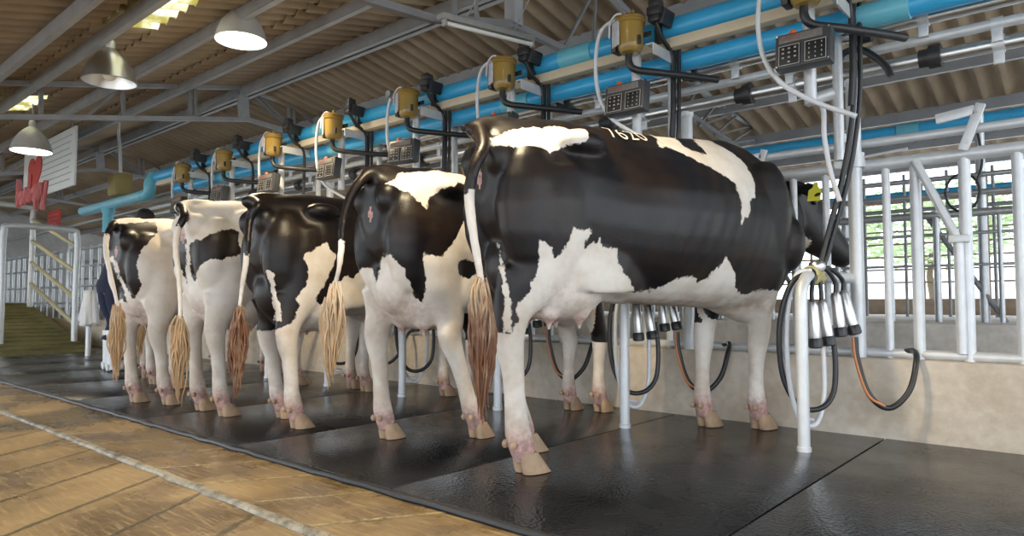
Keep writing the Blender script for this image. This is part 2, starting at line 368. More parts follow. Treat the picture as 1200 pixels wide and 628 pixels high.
ver = []; dia = []
A, B = Vector((4.5, 3.26)), Vector(T(925, 174)); C_, D_ = Vector(T(660, 58)), Vector(T(871, 178)); N = 9
for i in range(N+1):
    p = A.lerp(B, i/N); q = C_.lerp(D_, i/N); ver.append((tuple(p), tuple(q)))
    if i < N: dia.append((tuple(p), tuple(C_.lerp(D_, (i+1)/N)))); 
ver += [(T(533, 0), T(533, 26)), ((3.0, 3.1), T(560, 25))]
truss(-3.0, [('top_chord', .05, top), ('bottom_chord', .045, bot), ('gusset', .09, [((T(602, 0)[0], 3.25), T(602, 30))]), ('vertical_strut', .022, ver), ('diagonal_strut', .02, dia)], 'grey steel lattice roof truss above the nearest cow')

# ================================================================ PIPES ALONG THE ROW
STX = lambda i: -1.05-.985*i
def longpipe(name, y, z, r, m, x0, x1, label, cat, joints=None, jm=None, jn='joint', jr=1.18, jl=.18, n=20):
    t = empty(name, ((x0+x1)/2, y, z), label, cat); cx = (x0+x1)/2
    build('pipe', MB().cyl((x0-cx, 0, 0), (x1-cx, 0, 0), r, n=n), m, t)
    for j in (joints or []): build(jn, MB().lathe((j-cx, 0, 0), [(r*1.02, -jl/2), (r*jr, -jl/2+.004), (r*jr, jl/2-.004), (r*1.02, jl/2)], n, 'X'), jm or m, t)
    return t
YB = 3.66
zb = lambda r: .72+r*YB
longpipe('vacuum_pipe', YB, 2.352, .066, bluep, -9.3, 2.5, 'thick bright blue pipe, the upper one running above the cows', 'pipe', [STX(1)-.55, STX(4)-.5, STX(0)+1.2], bluec, 'coupling', 1.12, .26)
longpipe('drain_pipe', YB+.10, 2.175, .058, bluep, -9.0, 2.5, 'blue pipe hidden partly below the cream tray', 'pipe', [-3.2, -5.4, -7.6, -.8], bluec, 'coupling', 1.12, .26)
tr_ = MB().bbox((-3.3, YB-.02, 2.252), (11.8, .07, .062), b=.006); tag(build('cable_tray', tr_, cream), 'cream rectangular trunking between the two blue pipes', 'trunking')
def clampset(y, z, r, xs, t, m, drop=.06):
    for x in xs:
        build('pipe_clamp', MB().lathe((x, 0, 0), [(r*1.05, -.018), (r*1.35, -.018), (r*1.35, .018), (r*1.05, .018)], 16, 'X').bbox((x, 0, r+drop/2), (.03, .018, drop), b=.003), m, t)
for (nm, y, z, r, m, lab, lo) in (('milk_line', 3.95, 2.165, .036, steel, 'upper stainless milk line with black union nuts', True), ('air_line', 4.0, 2.07, .026, galvw, 'thin galvanised line between the two milk lines', False), ('wash_line', 4.05, 1.985, .036, steel, 'lower stainless wash line with black union nuts', True)):
    t = empty(nm, (-3, y, z), lab, 'pipe')
    build('pipe', MB().cyl((-7.6, 0, 0), (5.5, 0, 0), r, n=18), m, t)
    for i in range(0, 9):
        xc = STX(i)+3+(.12 if nm == 'milk_line' else .42)
        if lo: 
            prof = []; build('union_nut', MB().lathe((xc, 0, 0), [(r, -.06), (r*1.35, -.06), (r*1.35, -.015), (r*1.75, -.015), (r*1.75, .04), (r, .04)], 10, 'X'), blackp, t)
        build('pipe_clamp', MB().lathe((xc+.28, 0, 0), [(r, -.025), (r*1.25, -.025), (r*1.25, .025), (r, .025)], 16, 'X').bbox((xc+.28, -.01, -r-.03), (.045, .02, .07), b=.004), galvw, t)
# distant blue pipe and pale rails of the next row
longpipe('blue_water_pipe', 7.0, 2.29, .05, bluep, -6, 4, 'blue pipe running along the far row beneath the roof', 'pipe', [-1.3, 1.2], bluec, 'coupling')
longpipe('blue_overhead_pipe', 8.4, 1.88, .045, bluep, -8, 4, 'slim blue pipe low at the open rear side', 'pipe')

# ================================================================ FEED FENCE (front, on the curb)
YF = 4.13; ZC = .42
def fence(y, z0, z1, bars, rails, label, x0, x1, m, br=.021, extra=None, name='feed_fence'):
    t = empty(name, ((x0+x1)/2, y, z0), label, 'fence'); cx = (x0+x1)/2
    for (z, r) in rails: build('rail', MB().cyl((x0-cx, 0, z-z0), (x1-cx, 0, z-z0), r), m, t)
    for b in bars:
        b = b if isinstance(b, tuple) else (b, br)
        build('bar', MB().cyl((b[0]-cx, 0, 0), (b[0]-cx, 0, z1-z0), b[1], n=10), m, t)
    if extra: extra(t, cx)
    return t
bars = [-1.37, -1.19, -.88, (-.74, .028), (-.52, .028), (-.30, .026), -.10, .25, .5, .8, (1.1, .028)]
for i in range(1, 9):
    b0 = -1.02-1.0*i; bars += [b0+.32, b0+.5, b0-.17, b0-.35]
NECKS = [-1.55, -2.76, -3.65, -4.56, -5.48, -6.6, -7.5]
bars = [b for b in bars if min(abs((b[0] if isinstance(b, tuple) else b)-n_) for n_ in NECKS) > .165]
def fx(t, cx):
    for i in range(0, 2):
        dx = .99*i
        build('lock_arm', MB().cyl((-.735+dx-cx, -.03, 1.47-ZC), (-.55+dx-cx, -.03, 1.03-ZC), .022).cyl((-.55+dx-cx, -.03, 1.03-ZC), (-.55+dx-cx, -.03, .04), .024), galvw, t)
        build('lock_bracket', MB().bbox((-.475+dx-cx, -.05, 1.60-ZC), (.045, .02, .24), R3(0, .35), b=.004).bbox((-.545+dx-cx, -.05, 1.675-ZC), (.17, .02, .05), R3(0, -.12), b=.004), galvw, t)
        build('pivot_bolt', MB().lathe((-.44+dx-cx, -.06, 1.68-ZC), [(.012, -.008), (.012, .008)], 8, 'Y'), galvw, t)
        build('pivot_bolt', MB().lathe((-.50+dx-cx, -.06, 1.53-ZC), [(.012, -.008), (.012, .008)], 8, 'Y'), galvw, t)
        build('pivot_collar', MB().bbox((-.545+dx-cx, -.045, 1.04-ZC), (.09, .04, .04), b=.006), galvw, t)
    for x in [-1.55-1.0*i for i in range(5)]: build('lock_bracket', MB().bbox((x-cx, -.04, 1.56-ZC), (.04, .02, .17), R3(0, .3), b=.004).bbox((x-.06-cx, -.04, 1.60-ZC), (.14, .02, .04), R3(0, -.12), b=.004), galvw, t)
fence(YF, ZC, 1.50, bars, [(1.475, .034), (1.60, .024), (.445, .026)], 'galvanised headlock fence on the curb holding the cows', -10.2, 3.2, galvw, extra=fx)

# ================================================================ ROW FURNITURE: one set per stall
ORD = ['nearest', 'second nearest', 'third nearest', 'fourth nearest', 'fifth nearest', 'sixth nearest', 'seventh nearest', 'eighth nearest', 'ninth nearest']
NST = 9
def mk_pole():                                                       # poles A and B carrying the pipework
    t = empty('support_pole', (0, 0, 0), '', 'pole')
    build('pole', MB().cyl((0, 0, ZC), (0, 0, 1.94), .037, n=16), galvw, t)
    build('pole_cap', MB().lathe((0, 0, 1.92), [(.037, 0), (.044, .01), (.044, .055), (.03, .062), (.025, .062)], 16), galvw, t)
    q = MB().lathe((0, 0, 1.50), [(.04, -.04), (.052, -.04), (.052, .04), (.04, .04)], 16).bbox((-.07, -.01, 1.49), (.07, .02, .06), b=.006).cyl((-.08, -.03, 1.485), (-.08, .02, 1.485), .02)
    q.cyl((.05, 0, 1.515), (.26, 0, 1.53), .008)
    build('clamp', q, galvw, t); return t
def mk_bracket():
    t = empty('pipe_bracket_pole', (0, 0, 0), '', 'pole')
    build('pole', MB().cyl((0, 0, 1.70), (0, 0, 2.28), .029, n=16), galvw, t)
    build('pole_front', MB().cyl((.02, .40, 1.48), (.02, .40, 2.26), .026, n=16), galvw, t)
    q = MB().box((.13, .17, 2.20), (.045, .50, .008)).box((.155, .17, 2.17), (.006, .50, .065)); build('bracket_arm', q, galvw, t, smooth=False)
    q = MB()
    q.lathe((.10, .16, 2.352), [(.067, -.02), (.082, -.02), (.082, .02), (.067, .02)], 18, 'X').bbox((.10, .09, 2.30), (.045, .03, .09), b=.006)
    build('pipe_strap', q, blackp, t)
    return t
def mk_meter():                                                      # amber milk meter: lathe jar, lid, holder, gauge plate, outlets
    t = empty('milk_meter', (0, 0, 0), '', 'milk meter')
    prof = [(.02, -.125), (.055, -.12), (.070, -.10), (.074, -.07), (.078, .045), (.087, .05), (.087, .062), (.080, .066)]
    build('jar', MB().lathe((0, 0, 0), prof, 28), amber, t)
    build('lid', MB().lathe((0, 0, 0), [(.083, .062), (.088, .066), (.088, .080), (.070, .092), (.03, .098), (.012, .100)], 28).cyl((.03, -.02, .1), (.03, -.02, .118), .012).cyl((-.03, -.03, .1), (-.03, -.03, .115), .01), amberd, t)
    build('holder', MB().bbox((-.092, .0, -.02), (.035, .085, .17), b=.006), blackp, t)
    build('holder_strap', MB().bbox((.0, .08, 0), (.18, .012, .03), b=.003), blackp, t)
    build('jar_latch', MB().bbox((.078, -.030, -.065), (.012, .02, .05), b=.003), blackp, t)
    build('gauge_plate', MB().bbox((-.062, -.062, -.012), (.075, .012, .145), R3(0, 0, -.5), b=.004), labelm, t)
    build('clear_tube', MB().tube(curve([(-.02, -.03, .108), (-.07, -.04, .115), (-.105, -.05, .07), (-.11, -.055, -.02)], 6), .006, 8), whiteh, t)
    build('outlet_pipe', MB().tube(curve([(-.01, 0, -.11), (-.01, 0, -.17), (.02, .02, -.215), (.12, .10, -.235), (.26, .28, -.245), (.34, .42, -.245)], 6), .021, 12), rubber, t)
    # white pulse hose arcing down from the lid
    P = [onY(x, y, 3.38)-Vector((-2.035, 3.4, 2.285)) for x, y in [(722, 24), (708, 32), (700, 52), (698, 85), (703, 115), (718, 140), (742, 156), (772, 168)]]
    P[0] = Vector((-.03, -.02, .1)); P[-1].y += .12; P[-2].y += .06
    build('white_hose', MB().tube(curve(P, 6), .012, 12), whiteh, t)
    return t
def mk_panel():
    t = empty('control_panel', (0, 0, 0), '', 'control panel'); Rr = R3(-.12, 0, .06)
    build('housing', MB().bbox((0, 0, 0), (.255, .075, .175), Rr, b=.008).bbox(Rr @ Vector((0, .05, .0)), (.05, .06, .06), Rr, b=.004), panelg, t)
    q = MB(); q2 = MB(); q3 = MB()
    for cx in (-.060, .060):
        q = MB().bbox(Rr @ Vector((cx, -.039, -.027)), (.105, .006, .105), Rr, b=.004); kb = build('keypad', q, keyp, t)
        z = MB()
        for a, b, c, d in ((0, .049, .098, .003), (0, -.049, .098, .003), (.047, 0, .003, .098), (-.047, 0, .003, .098)): z.box(Rr @ Vector((cx+a, -.0425, -.027+b)), (c, .002, d), Rr)
        build('keypad_border', z, keyl, kb, smooth=False)
        z = MB()
        for a in (-.028, 0, .028):
            for b in (-.034, -.011, .012, .034):
                if cx < 0 and b < -.03 and a != 0: continue
                z.bbox(Rr @ Vector((cx+a, -.0428, -.027+b)), (.011 if cx < 0 else .005, .003, .008), Rr, b=.001)
        build('key_marks', z, keyl, kb)
    build('display', MB().bbox(Rr @ Vector((-.01, -.039, .058)), (.20, .004, .038), Rr, b=.002), displ, t)
    z = MB()
    for j in range(9): z.box(Rr @ Vector((-.095+.010*j, -.042, .064)), (.006, .002, .006), Rr); z.box(Rr @ Vector((-.095+.010*j, -.042, .052)), (.006, .002, .006), Rr)
    build('indicator_row', z, mat('indicator_red', (.30, .08, .07), .5), t, smooth=False)
    build('lamp_cap', MB().lathe(Rr @ Vector((-.055, 0, .088)), [(.019, -.004), (.019, .016), (.012, .026), (.003, .03)], 14), redp, t)
    for a in (-.118, .118):
        for b in (-.078, .078): build('screw', MB().lathe(Rr @ Vector((a, -.04, b)), [(.004, -.002), (.004, .002)], 8, 'Y'), steel, t)
    return t
def mk_puls():
    t = empty('pulsator', (0, 0, 0), '', 'pulsator')
    build('body', MB().bbox((0, 0, .0), (.085, .09, .055), b=.010).bbox((0, 0, -.045), (.07, .08, .035), b=.006), blackp, t)
    build('cover', MB().bbox((0, 0, .045), (.07, .075, .05), b=.012).cyl((.0, 0, .07), (0, 0, .08), .015), blackp, t)
    build('drop_pipe', MB().tube(curve([(0, 0, -.06), (.005, .06, -.14), (.012, .16, -.22), (.012, .17, -.5), (.0, .17, -.70)], 6), .014, 12), rubber, t)
    build('wall_clip', MB().bbox((.04, .05, -.03), (.03, .12, .09), R3(0, .3), b=.008), blackp, t)
    return t
def mk_post():
    P = curve([(0, 0, .0), (0, 0, .35), (0, 0, .70), (.0, .03, .80), (0.0, .10, .848), (0.0, .22, .852), (.03, .40, .852), (.07, .60, .852)], 7)
    o = build('stall_post', MB().tube(P, .0285, 16).lathe((0, 0, 0), [(.034, 0), (.034, .02), (.0285, .024)], 16), galvw); return o
def mk_cluster():
    t = empty('milking_cluster', (0, 0, 0), '', 'milking cluster')
    build('claw_bowl', MB().lathe((.02, .16, .90), [(.012, -.03), (.035, -.02), (.042, .0), (.038, .02), (.02, .035)], 18), steel, t)
    build('rope_tie', MB().tube([Vector((.0+.042*math.cos(a), .10+.01*a/3, .855+.044*math.sin(a))) for a in np.linspace(0, 12*PI, 90)], .006, 6), rope, t)
    cups = [(.03, .08, .51, -.01), (.064, .18, .517, -.03), (.093, .28, .56, -.02), (.143, .34, .57, -.05)]
    for j, (x, y, z, lx) in enumerate(cups):
        top = Vector((x+lx, y-.01, z+.21)); bot = Vector((x, y, z))
        d = (top-bot).normalized()
        c = build('teat_cup', MB().tube([bot+d*.03, bot+d*.04, top-d*.02, top], [.0265, .028, .0265, .017], 16), steel, t)
        build('rubber_mouthpiece', MB().tube([bot-d*.018, bot-d*.012, bot+d*.02, bot+d*.032], [.025, .034, .034, .029], 16), rubber, c)
        hub = Vector((.02, .16, .895))
        build('short_milk_tube', MB().tube(curve([hub, hub.lerp(top, .5)+Vector((0, 0, .055)), top+Vector((0, 0, .055)), top-d*.01], 6), .0115, 10), rubber, c)
    z0 = .88
    def hose(nm, P, r, m): build(nm, MB().tube(curve([Vector(p) for p in P], 7), r, 12), m, t)
    hose('long_milk_hose', [(.02, .12, .88), (-.06, .03, .82), (-.115, .00, .62), (-.115, .02, .36), (-.05, .06, .205), (.03, .13, .19), (.075, .20, .27), (.08, .22, .45), (.06, .22, .60)], .0135, rubber)
    hose('pulse_hose', [(.01, .10, .88), (-.05, .05, .85), (-.085, .02, .65), (-.085, .02, .35), (-.045, .05, .14), (.01, .12, .11), (.035, .18, .25), (.03, .2, .5), (.03, .2, .65)], .012, whiteh)
    hose('pulse_hose', [(.0, .10, .88), (-.06, .05, .84), (-.10, .03, .65), (-.095, .03, .35), (-.055, .06, .16), (.0, .12, .13)], .007, blueh)
    hose('looped_hose', [(.145, .34, .54), (.155, .34, .42), (.20, .36, .25), (.28, .40, .185), (.36, .46, .27), (.385, .52, .42), (.36, .60, .465), (.30, .66, .455), (.26, .70, .445)], .0145, rubber)
    hose('orange_stripe', [(.138, .33, .54), (.149, .328, .42), (.195, .345, .253), (.265, .385, .193)], .0035+.004, orangep)
    hose('supply_hose', [(.03, .17, .90), (.05, .19, 1.0), (.115, .21, 1.26), (.165, .22, 1.50), (.20, .22, 1.80), (.205, .22, 2.30)], .0135, rubber)
    hose('supply_hose', [(.045, .18, .90), (.07, .21, 1.0), (.138, .23, 1.26), (.188, .24, 1.50), (.222, .24, 1.80), (.23, .24, 2.30)], .012, rubber)
    return t
def mk_drop():                                                        # white drop hose with steel sleeve beside pole
    t = empty('drop_hose', (0, 0, 0), '', 'hose')
    P = [onY(x, y, 3.62)-Vector((-1.05, 3.62, 0)) for x, y in [(948, 112), (958, 117), (965, 130), (966, 160), (973, 200), (984, 236)]]
    build('white_hose', MB().tube(curve(P, 7), .0125, 12), whiteh, t)
    a = P[0]; build('steel_sleeve', MB().tube([a+Vector((-.01, -.005, -.03)), a+Vector((.11, .04, .0))], .030, 16), galvw, t)
    # black curved stub over the pole
    Q = [onY(x, y, 3.95)-Vector((-1.05, 3.62, 0)) for x, y in [(984, 88), (985, 68), (993, 60), (1008, 58), (1024, 66), (1038, 78), (1044, 90)]]
    build('black_elbow', MB().tube(curve(Q, 6), .018, 12), rubber, t)
    return t
protos = dict(pole=mk_pole(), brk=mk_bracket(), meter=mk_meter(), panel=mk_panel(), puls=mk_puls(), post=mk_post(), clus=mk_cluster(), drop=mk_drop())
def place(key, i, loc, label, cat, group, rz=0):
    o = protos[key] if not protos[key].get('used') else copy_tree(protos[key])
    if not protos[key].get('used'): protos[key]['used'] = 1
    o['used'] = 1
    o.location = loc; o.rotation_euler = (0, 0, rz); tag(o, label, cat, group); return o
for i in range(NST-1):
    x = STX(i); w = ORD[i]
    place('pole', i, (-1.02-1.0*i, 4.07, 0), '%s tall galvanised pole rising from the curb to the pipework' % w, 'pole', 'poles along the curb')
    place('brk', i, (x-.02, 3.50, 0), '%s pair of short galvanised poles carrying the blue pipes' % w, 'pole', 'brackets under the blue pipes')
    place('meter', i, (x, 3.40, 2.285-.012*max(0, i-1)), '%s amber milk meter hung in front of the blue pipe' % w, 'milk meter', 'amber milk meters above the cows')
    if i not in (3,): place('panel', i, (x+.0, 3.36, 1.93-.045*(i > 0)-.012*max(0, i-2)), '%s grey keypad control panel with red lamp cap' % w, 'control panel', 'keypad panels above the cows', rz=random.uniform(-.06, .06))
    else: place('panel', i, (x, 3.36, 1.865), 'fourth nearest keypad control panel, tilted, with an orange lamp cap', 'control panel', 'keypad panels above the cows', rz=.12)
    place('puls', i, (x+.125, 3.48, 2.40), '%s black pulsator box with a long black drop pipe' % w, 'pulsator', 'pulsators on the blue pipe')
    place('post', i, (x-.07, 3.42+.03*(i == 0), 0), ['%s curved stall post standing on the black mat' % w][0], 'stall post', 'curved stall posts on the mat')
    if i < 5: place('clus', i, (x-.07, 3.45+.03*(i == 0), 0), '%s set of steel milking cups and hoses hung on a stall post' % w, 'milking cluster', 'milking clusters on the stall posts')
place('drop', 0, (-1.05, 3.62, 0), 'white hose hanging from a steel sleeve below the nearest control panel', 'hose', None)
for k_, o in protos.items():
    pass
for o in list(COL.objects):
    if 'used' in o: del o['used']
# pressure gauge on third meter
gg = MB().lathe((0, 0, 0), [(.024, -.012), (.024, .012)], 20, 'Y'); g = build('pressure_gauge', gg, whitep, loc=(STX(3)-.16, 3.34, 2.34)); tag(g, 'small round white pressure gauge beside an amber milk meter', 'gauge')
build('gauge_rim', MB().lathe((0, 0, 0), [(.024, -.013), (.028, -.013), (.028, .013), (.024, .013)], 20, 'Y'), galvd, g)
build('stem', MB().cyl((0, 0, -.02), (.04, .06, -.08), .006), galvd, g)

# ================================================================ SECOND ROW AND REAR FENCES
b2 = [(-3.6+.22*i+(.07 if i % 3 == 0 else 0), .016 if i % 3 else .024) for i in range(24)]
def fx2(t, cx):
    for x in (-3.0, -1.5, -.62, .22, 1.3): build('tall_post', MB().cyl((x-cx, .03, 0), (x-cx, .03, 1.45), .03), galv, t)
    for x in (-2.2, -.95, .35):
        build('slanted_bar', MB().cyl((x-cx, .02, .76), (x+.45-cx, .02, .0), .018), steeld, t)
fence(5.65, .58, 1.37, b2, [(1.34, .028), (1.48, .02), (1.60, .018), (1.20, .012), (.98, .010)], 'galvanised stall fence standing on the pale platform', -3.9, 2.6, galv, extra=fx2, name='stall_fence')
b3 = [(-6.5+.36*i, .014) for i in range(32)]
fence(7.6, .58, 1.98, b3, [(1.9, .022), (1.75, .02), (1.62, .02)], 'grey row of thin stall bars midway across the platform', -7, 5, galvd, name='stall_fence')
b4 = [(-9+.62*i, .016) for i in range(26)]
fence(9.05, .76, 2.1, b4, [(.95, .011), (1.1, .011), (1.25, .011), (1.4, .011), (1.55, .011), (1.72, .014), (1.9, .02)], 'rusty horizontal rails on the low brown wall at the open side', -9.5, 7, rustr, name='boundary_fence')
t = empty('black_cable_loop', (-.72, 5.6, 1.48), 'black cable loop hanging from the platform stall fence', 'cable')
build('loop', MB().tube([Vector((.10*math.cos(a), 0, .13*math.sin(a))) for a in np.linspace(0, 2*PI, 30)], .008, 8), rubber, t)
build('tail', MB().tube(curve([(.08, 0, .05), (.12, 0, .2), (.10, 0, .40)], 6), .008, 8), rubber, t)
# stall rails running along the row behind the curb further left
b5 = [(-16+.5*i, .02) for i in range(26)]
fence(4.9, .20, 1.6, b5, [(1.55, .025), (1.2, .02), (.8, .02)], 'long grey stall rail behind the feed trough at the far end', -16.3, -3.4, galvd, name='stall_fence')
b6 = [(-20+.4*i, .022) for i in range(20)]
fence(4.13, .42, 1.7, b6, [(1.66, .026), (1.35, .02), (1.0, .02), (.7, .02)], 'galvanised fence on the curb beyond the last cow', -20.2, -10.4, galv, name='stall_fence')

# ================================================================ TREES OUTSIDE
def leafcloud(c, r, n, s):
    q = MB()
    for _ in range(n):
        a = random.uniform(0, 2*PI); b = math.acos(random.uniform(-1, 1)); rr = random.uniform(.55, 1.0)
        bump_ = 1+.25*noise.noise(Vector((math.cos(a)*1.5, math.sin(a)*1.5, b*1.3))+Vector(c))
        p = Vector(c)+Vector((r[0]*math.sin(b)*math.cos(a), r[1]*math.sin(b)*math.sin(a), r[2]*math.cos(b)))*rr*bump_
        R = Matrix.Rotation(random.uniform(0, 6), 3, 'Z') @ Matrix.Rotation(random.uniform(0, 3), 3, 'X'); w = s*random.uniform(.6, 1.3)
        q.add([p+R @ Vector(v) for v in ((-w, 0, 0), (0, -w*.45, .02), (w, 0, 0), (0, w*.45, .02))], [(0, 1, 2, 3)])
    return q
TR = [(-4.0, 24, 3.2), (2.5, 22, 3.0), (8.5, 25, 3.4), (14, 23, 3.0), (-13, 26, 3.0), (19, 30, 3.8)]
TL = ['leftmost but one pale green tree seen between the fence bars', 'leafy green tree outside behind the middle of the feed fence', 'green tree outside behind the right headlock arm', 'green tree outside at the right picture edge', 'leftmost green tree beyond the open rear side', 'tallest green tree far outside at right']
for (x, y, h), lab in zip(TR, TL):
    t = empty('leafy_tree', (x, y, -.1), lab, 'tree', 'trees outside the shed')
    build('trunk', MB().tube(curve([(0, 0, 0), (.1, 0, .8), (0, .1, 1.6), (.1, 0, 2.4)], 4), [.14-.006*i for i in range(13)], 10), barkm, t)
    build('crown', leafcloud((0, 0, h*.98), (3.0, 2.0, 1.35), 2600, .13), leafm, t, smooth=False, norm=False)
hg = leafcloud((0, 0, 0), (14, .6, .28), 2500, .14); o = build('low_hedge', hg, leafm, loc=(4, 17.5, .28), smooth=False, norm=False); tag(o, 'low strip of green plants along the yard outside', 'hedge', kind='stuff')

# ================================================================ LAMPS
def mk_lamp(loc, lit, label, en=200):
    t = empty('pendant_lamp', loc, label, 'lamp', 'pendant lamps under the roof')
    out = [(.03, .19), (.055, .17), (.085, .145), (.125, .10), (.16, .045), (.185, -.02), (.205, -.09)]
    build('shade', MB().lathe((0, 0, 0), out+[(r-.006, z-.001) for r, z in out[::-1]], 36, caps=False), aluout if lit else steel, t)
    build('reflector', MB().lathe((0, 0, 0), [(r-.008, z-.004) for r, z in out[1:]], 36, caps=False), aluin if not lit else mat('lit_reflector', (.9, .9, .85), .4, .2, emit=(1, .95, .84), estr=3.0), t)
    build('socket', MB().lathe((0, 0, .17), [(.030, 0), (.034, .02), (.034, .07), (.02, .09), (.008, .10)], 16).cyl((-.02, 0, .20), (.02, 0, .26), .012), aluout, t)
    build('cord', MB().cyl((0, 0, .26), (0, 0, roof_z(loc[1])+.02-loc[2]), .006), galvd, t)
    bl_ = build('light_bulb', MB().lathe((0, 0, 0), [(.02, .12), (.03, .06), (.058, .0), (.062, -.03), (.04, -.065), (.01, -.08)], 20), bulb if lit else bulboff, t)
    if lit:
        l = bpy.data.lights.new('lamp_glow', 'SPOT'); l.energy = en; l.color = (1, .80, .50); l.spot_size = 2.3; l.spot_blend = .6; l.shadow_soft_size = .12
        lo = bpy.data.objects.new('lamp_glow', l); COL.objects.link(lo); lo.parent = t; lo.location = (0, 0, -.09)
for loc, lit, lab in (((-5.28, 2.70, 2.95), True, 'largest lit bell-shaped pendant lamp hanging at top left'), ((-6.09, 2.0, 2.61), False, 'unlit metal bell lamp hanging in front of the truss'), (tuple(onY(37, 168, 2.2)), True, 'small lit pendant lamp beside the white sign'), ((-1.9, 1.9, 2.72), True, 'lit pendant lamp above the nearest cow, out of view overhead'), ((-14, 2.7, 2.95), True, 'lit pendant lamp far off near the gable wall')):
    mk_lamp(loc, lit, lab, 40 if loc[0] < -8 else 230)
a = onX(516, 23, -2.8); b = onX(624, 50, -2.8); d = (b-a); ln = d.length; mid = (a+b)/2; ax = math.atan2(d.z, d.y)
t = empty('strip_light', mid, 'unlit white fluorescent batten hung under the roof truss', 'light fitting')
Rm = R3(ax)
build('batten', MB().bbox(Rm @ Vector((0, 0, .02)), (.06, ln, .035), Rm, b=.005), mat('batten_white', (.26, .26, .25), .6, 0, .1, 30, .25, 20), t)
build('tube', MB().cyl(Rm @ Vector((.012, -ln/2+.03, -.018)), Rm @ Vector((.012, ln/2-.03, -.018)), .013), whitep, t)
for s in (-1, 1): build('tube_holder', MB().bbox(Rm @ Vector((.012, s*(ln/2-.02), -.014)), (.03, .02, .045), Rm, b=.003), galvd, t)
build('hanger', MB().cyl((0, -.2, .03), (0.2, -.2, .26), .004).cyl((0, .2, .03), (0.2, .2, .30), .004), galvd, t)

# ================================================================ FAR END: sign, ramp, gate, box, pipes, person
t = empty('hanging_sign', (-11.5, 3.0, 2.65), 'white board sign with a red heart shape and red script', 'sign')
P = [onY(30, 180, 3.0), onY(84, 147, 3.0), onY(87, 214, 3.0), onY(50, 232, 3.0)]
P = [p-Vector((-11.5, 3.0, 2.65)) for p in P]; zt, zb_ = (P[0].z+P[1].z)/2, (P[2].z+P[3].z)/2
x0, x1 = P[0].x, P[2].x+.03
build('board', MB().bbox(((x0+x1)/2, 0, (zt+zb_)/2), (x1-x0, .03, zt-zb_), b=.005), signw, t)
q = MB()
for j in range(8):
    zz = zt-.10-.085*j; q.box(((x0+x1)/2+.36, -.018, zz), ((x1-x0)*.60-.1*(j % 3), .004, .014))
build('text_lines', q, greyt, t, smooth=False)
hp = []
for a_ in np.linspace(0, 2*PI, 40, endpoint=False):
    hx = 16*math.sin(a_)**3; hz = 13*math.cos(a_)-5*math.cos(2*a_)-2*math.cos(3*a_)-math.cos(4*a_); hp.append((hx*.021, hz*.020))
q = MB().add([(x0+.62+hx, yy, zt-.42+hz) for yy in (-.018, -.028) for hx, hz in hp], [tuple(range(40)), tuple(range(79, 39, -1))]+[(i, (i+1) % 40, 40+(i+1) % 40, 40+i) for i in range(40)])
build('heart_emblem', q, redsign, t, smooth=False)
q = MB()
for j, pp in enumerate([[(0, .3), (0, -.1), (.1, 0), (.05, .1)], [(.2, .1), (.12, 0), (.22, -.1), (.25, .1), (.27, -.1)], [(.35, .12), (.36, -.1), (.4, .1), (.46, .05), (.46, -.1)], [(.56, .3), (.56, -.1), (.66, .05), (.56, .08)], [(.8, .1), (.7, 0), (.8, -.1), (.84, .12), (.86, -.25)], [(.95, .12), (.96, -.1), (1.05, .12)], [(1.12, .1), (1.2, -.1), (1.28, .12), (1.15, -.28)]]):
    q.tube(curve([(x0-.15+1.1*a_, -.04, zb_+.06+1.0*b_) for a_, b_ in pp], 5), .035, 6)
build('script_lettering', q, pinksign, t)
build('hanger', MB().cyl((x0+.5, 0, zt), (x0+.5, 0, zt+.3), .01).cyl((x1-.2, 0, zt), (x1-.2, 0, zt+.3), .01), galvd, t)
c = onY(63, 257, 4.06); t = build('red_placard', MB().bbox((0, 0, 0), (.75, .02, .33), b=.004), redsign, loc=c); tag(t, 'small red placard with white lines on the far rail', 'sign')
q = MB()
for j in range(3): q.box((0, -.014, .08-.08*j), (.6-.1*j, .004, .022))
build('text_lines', q, pinksign, t, smooth=False)
# ramp
rx0 = -10.9; q = MB(); A = onZ(0, 418); 
q.add([(-10.9, 1.2, -.02), (-10.9, 3.55, -.02), (-15.6, 3.85, .70), (-15.6, 1.2, .70), (-15.6, 3.85, -.1), (-15.6, 1.2, -.1), (-10.9, 1.2, -.1), (-10.9, 3.55, -.1)], [(0, 1, 2, 3), (3, 2, 4, 5), (6, 7, 1, 0), (1, 7, 4, 2), (0, 3, 5, 6), (6, 5, 4, 7)])
for j in range(15):
    f = (j+.5)/15; x = -10.9-4.7*f; z = -.02+.72*f
    q.box((x, 2.4, z+.006), (.05, 2.3, .02), R3(0, .15))
struct('ramp', q, rampm, 'green-brown ribbed concrete ramp rising to the left')
struct('platform_far', MB().box((-19.05, 2.5, .33), (6.8, 2.6, .74)), rampm, 'raised concrete platform above the ramp')
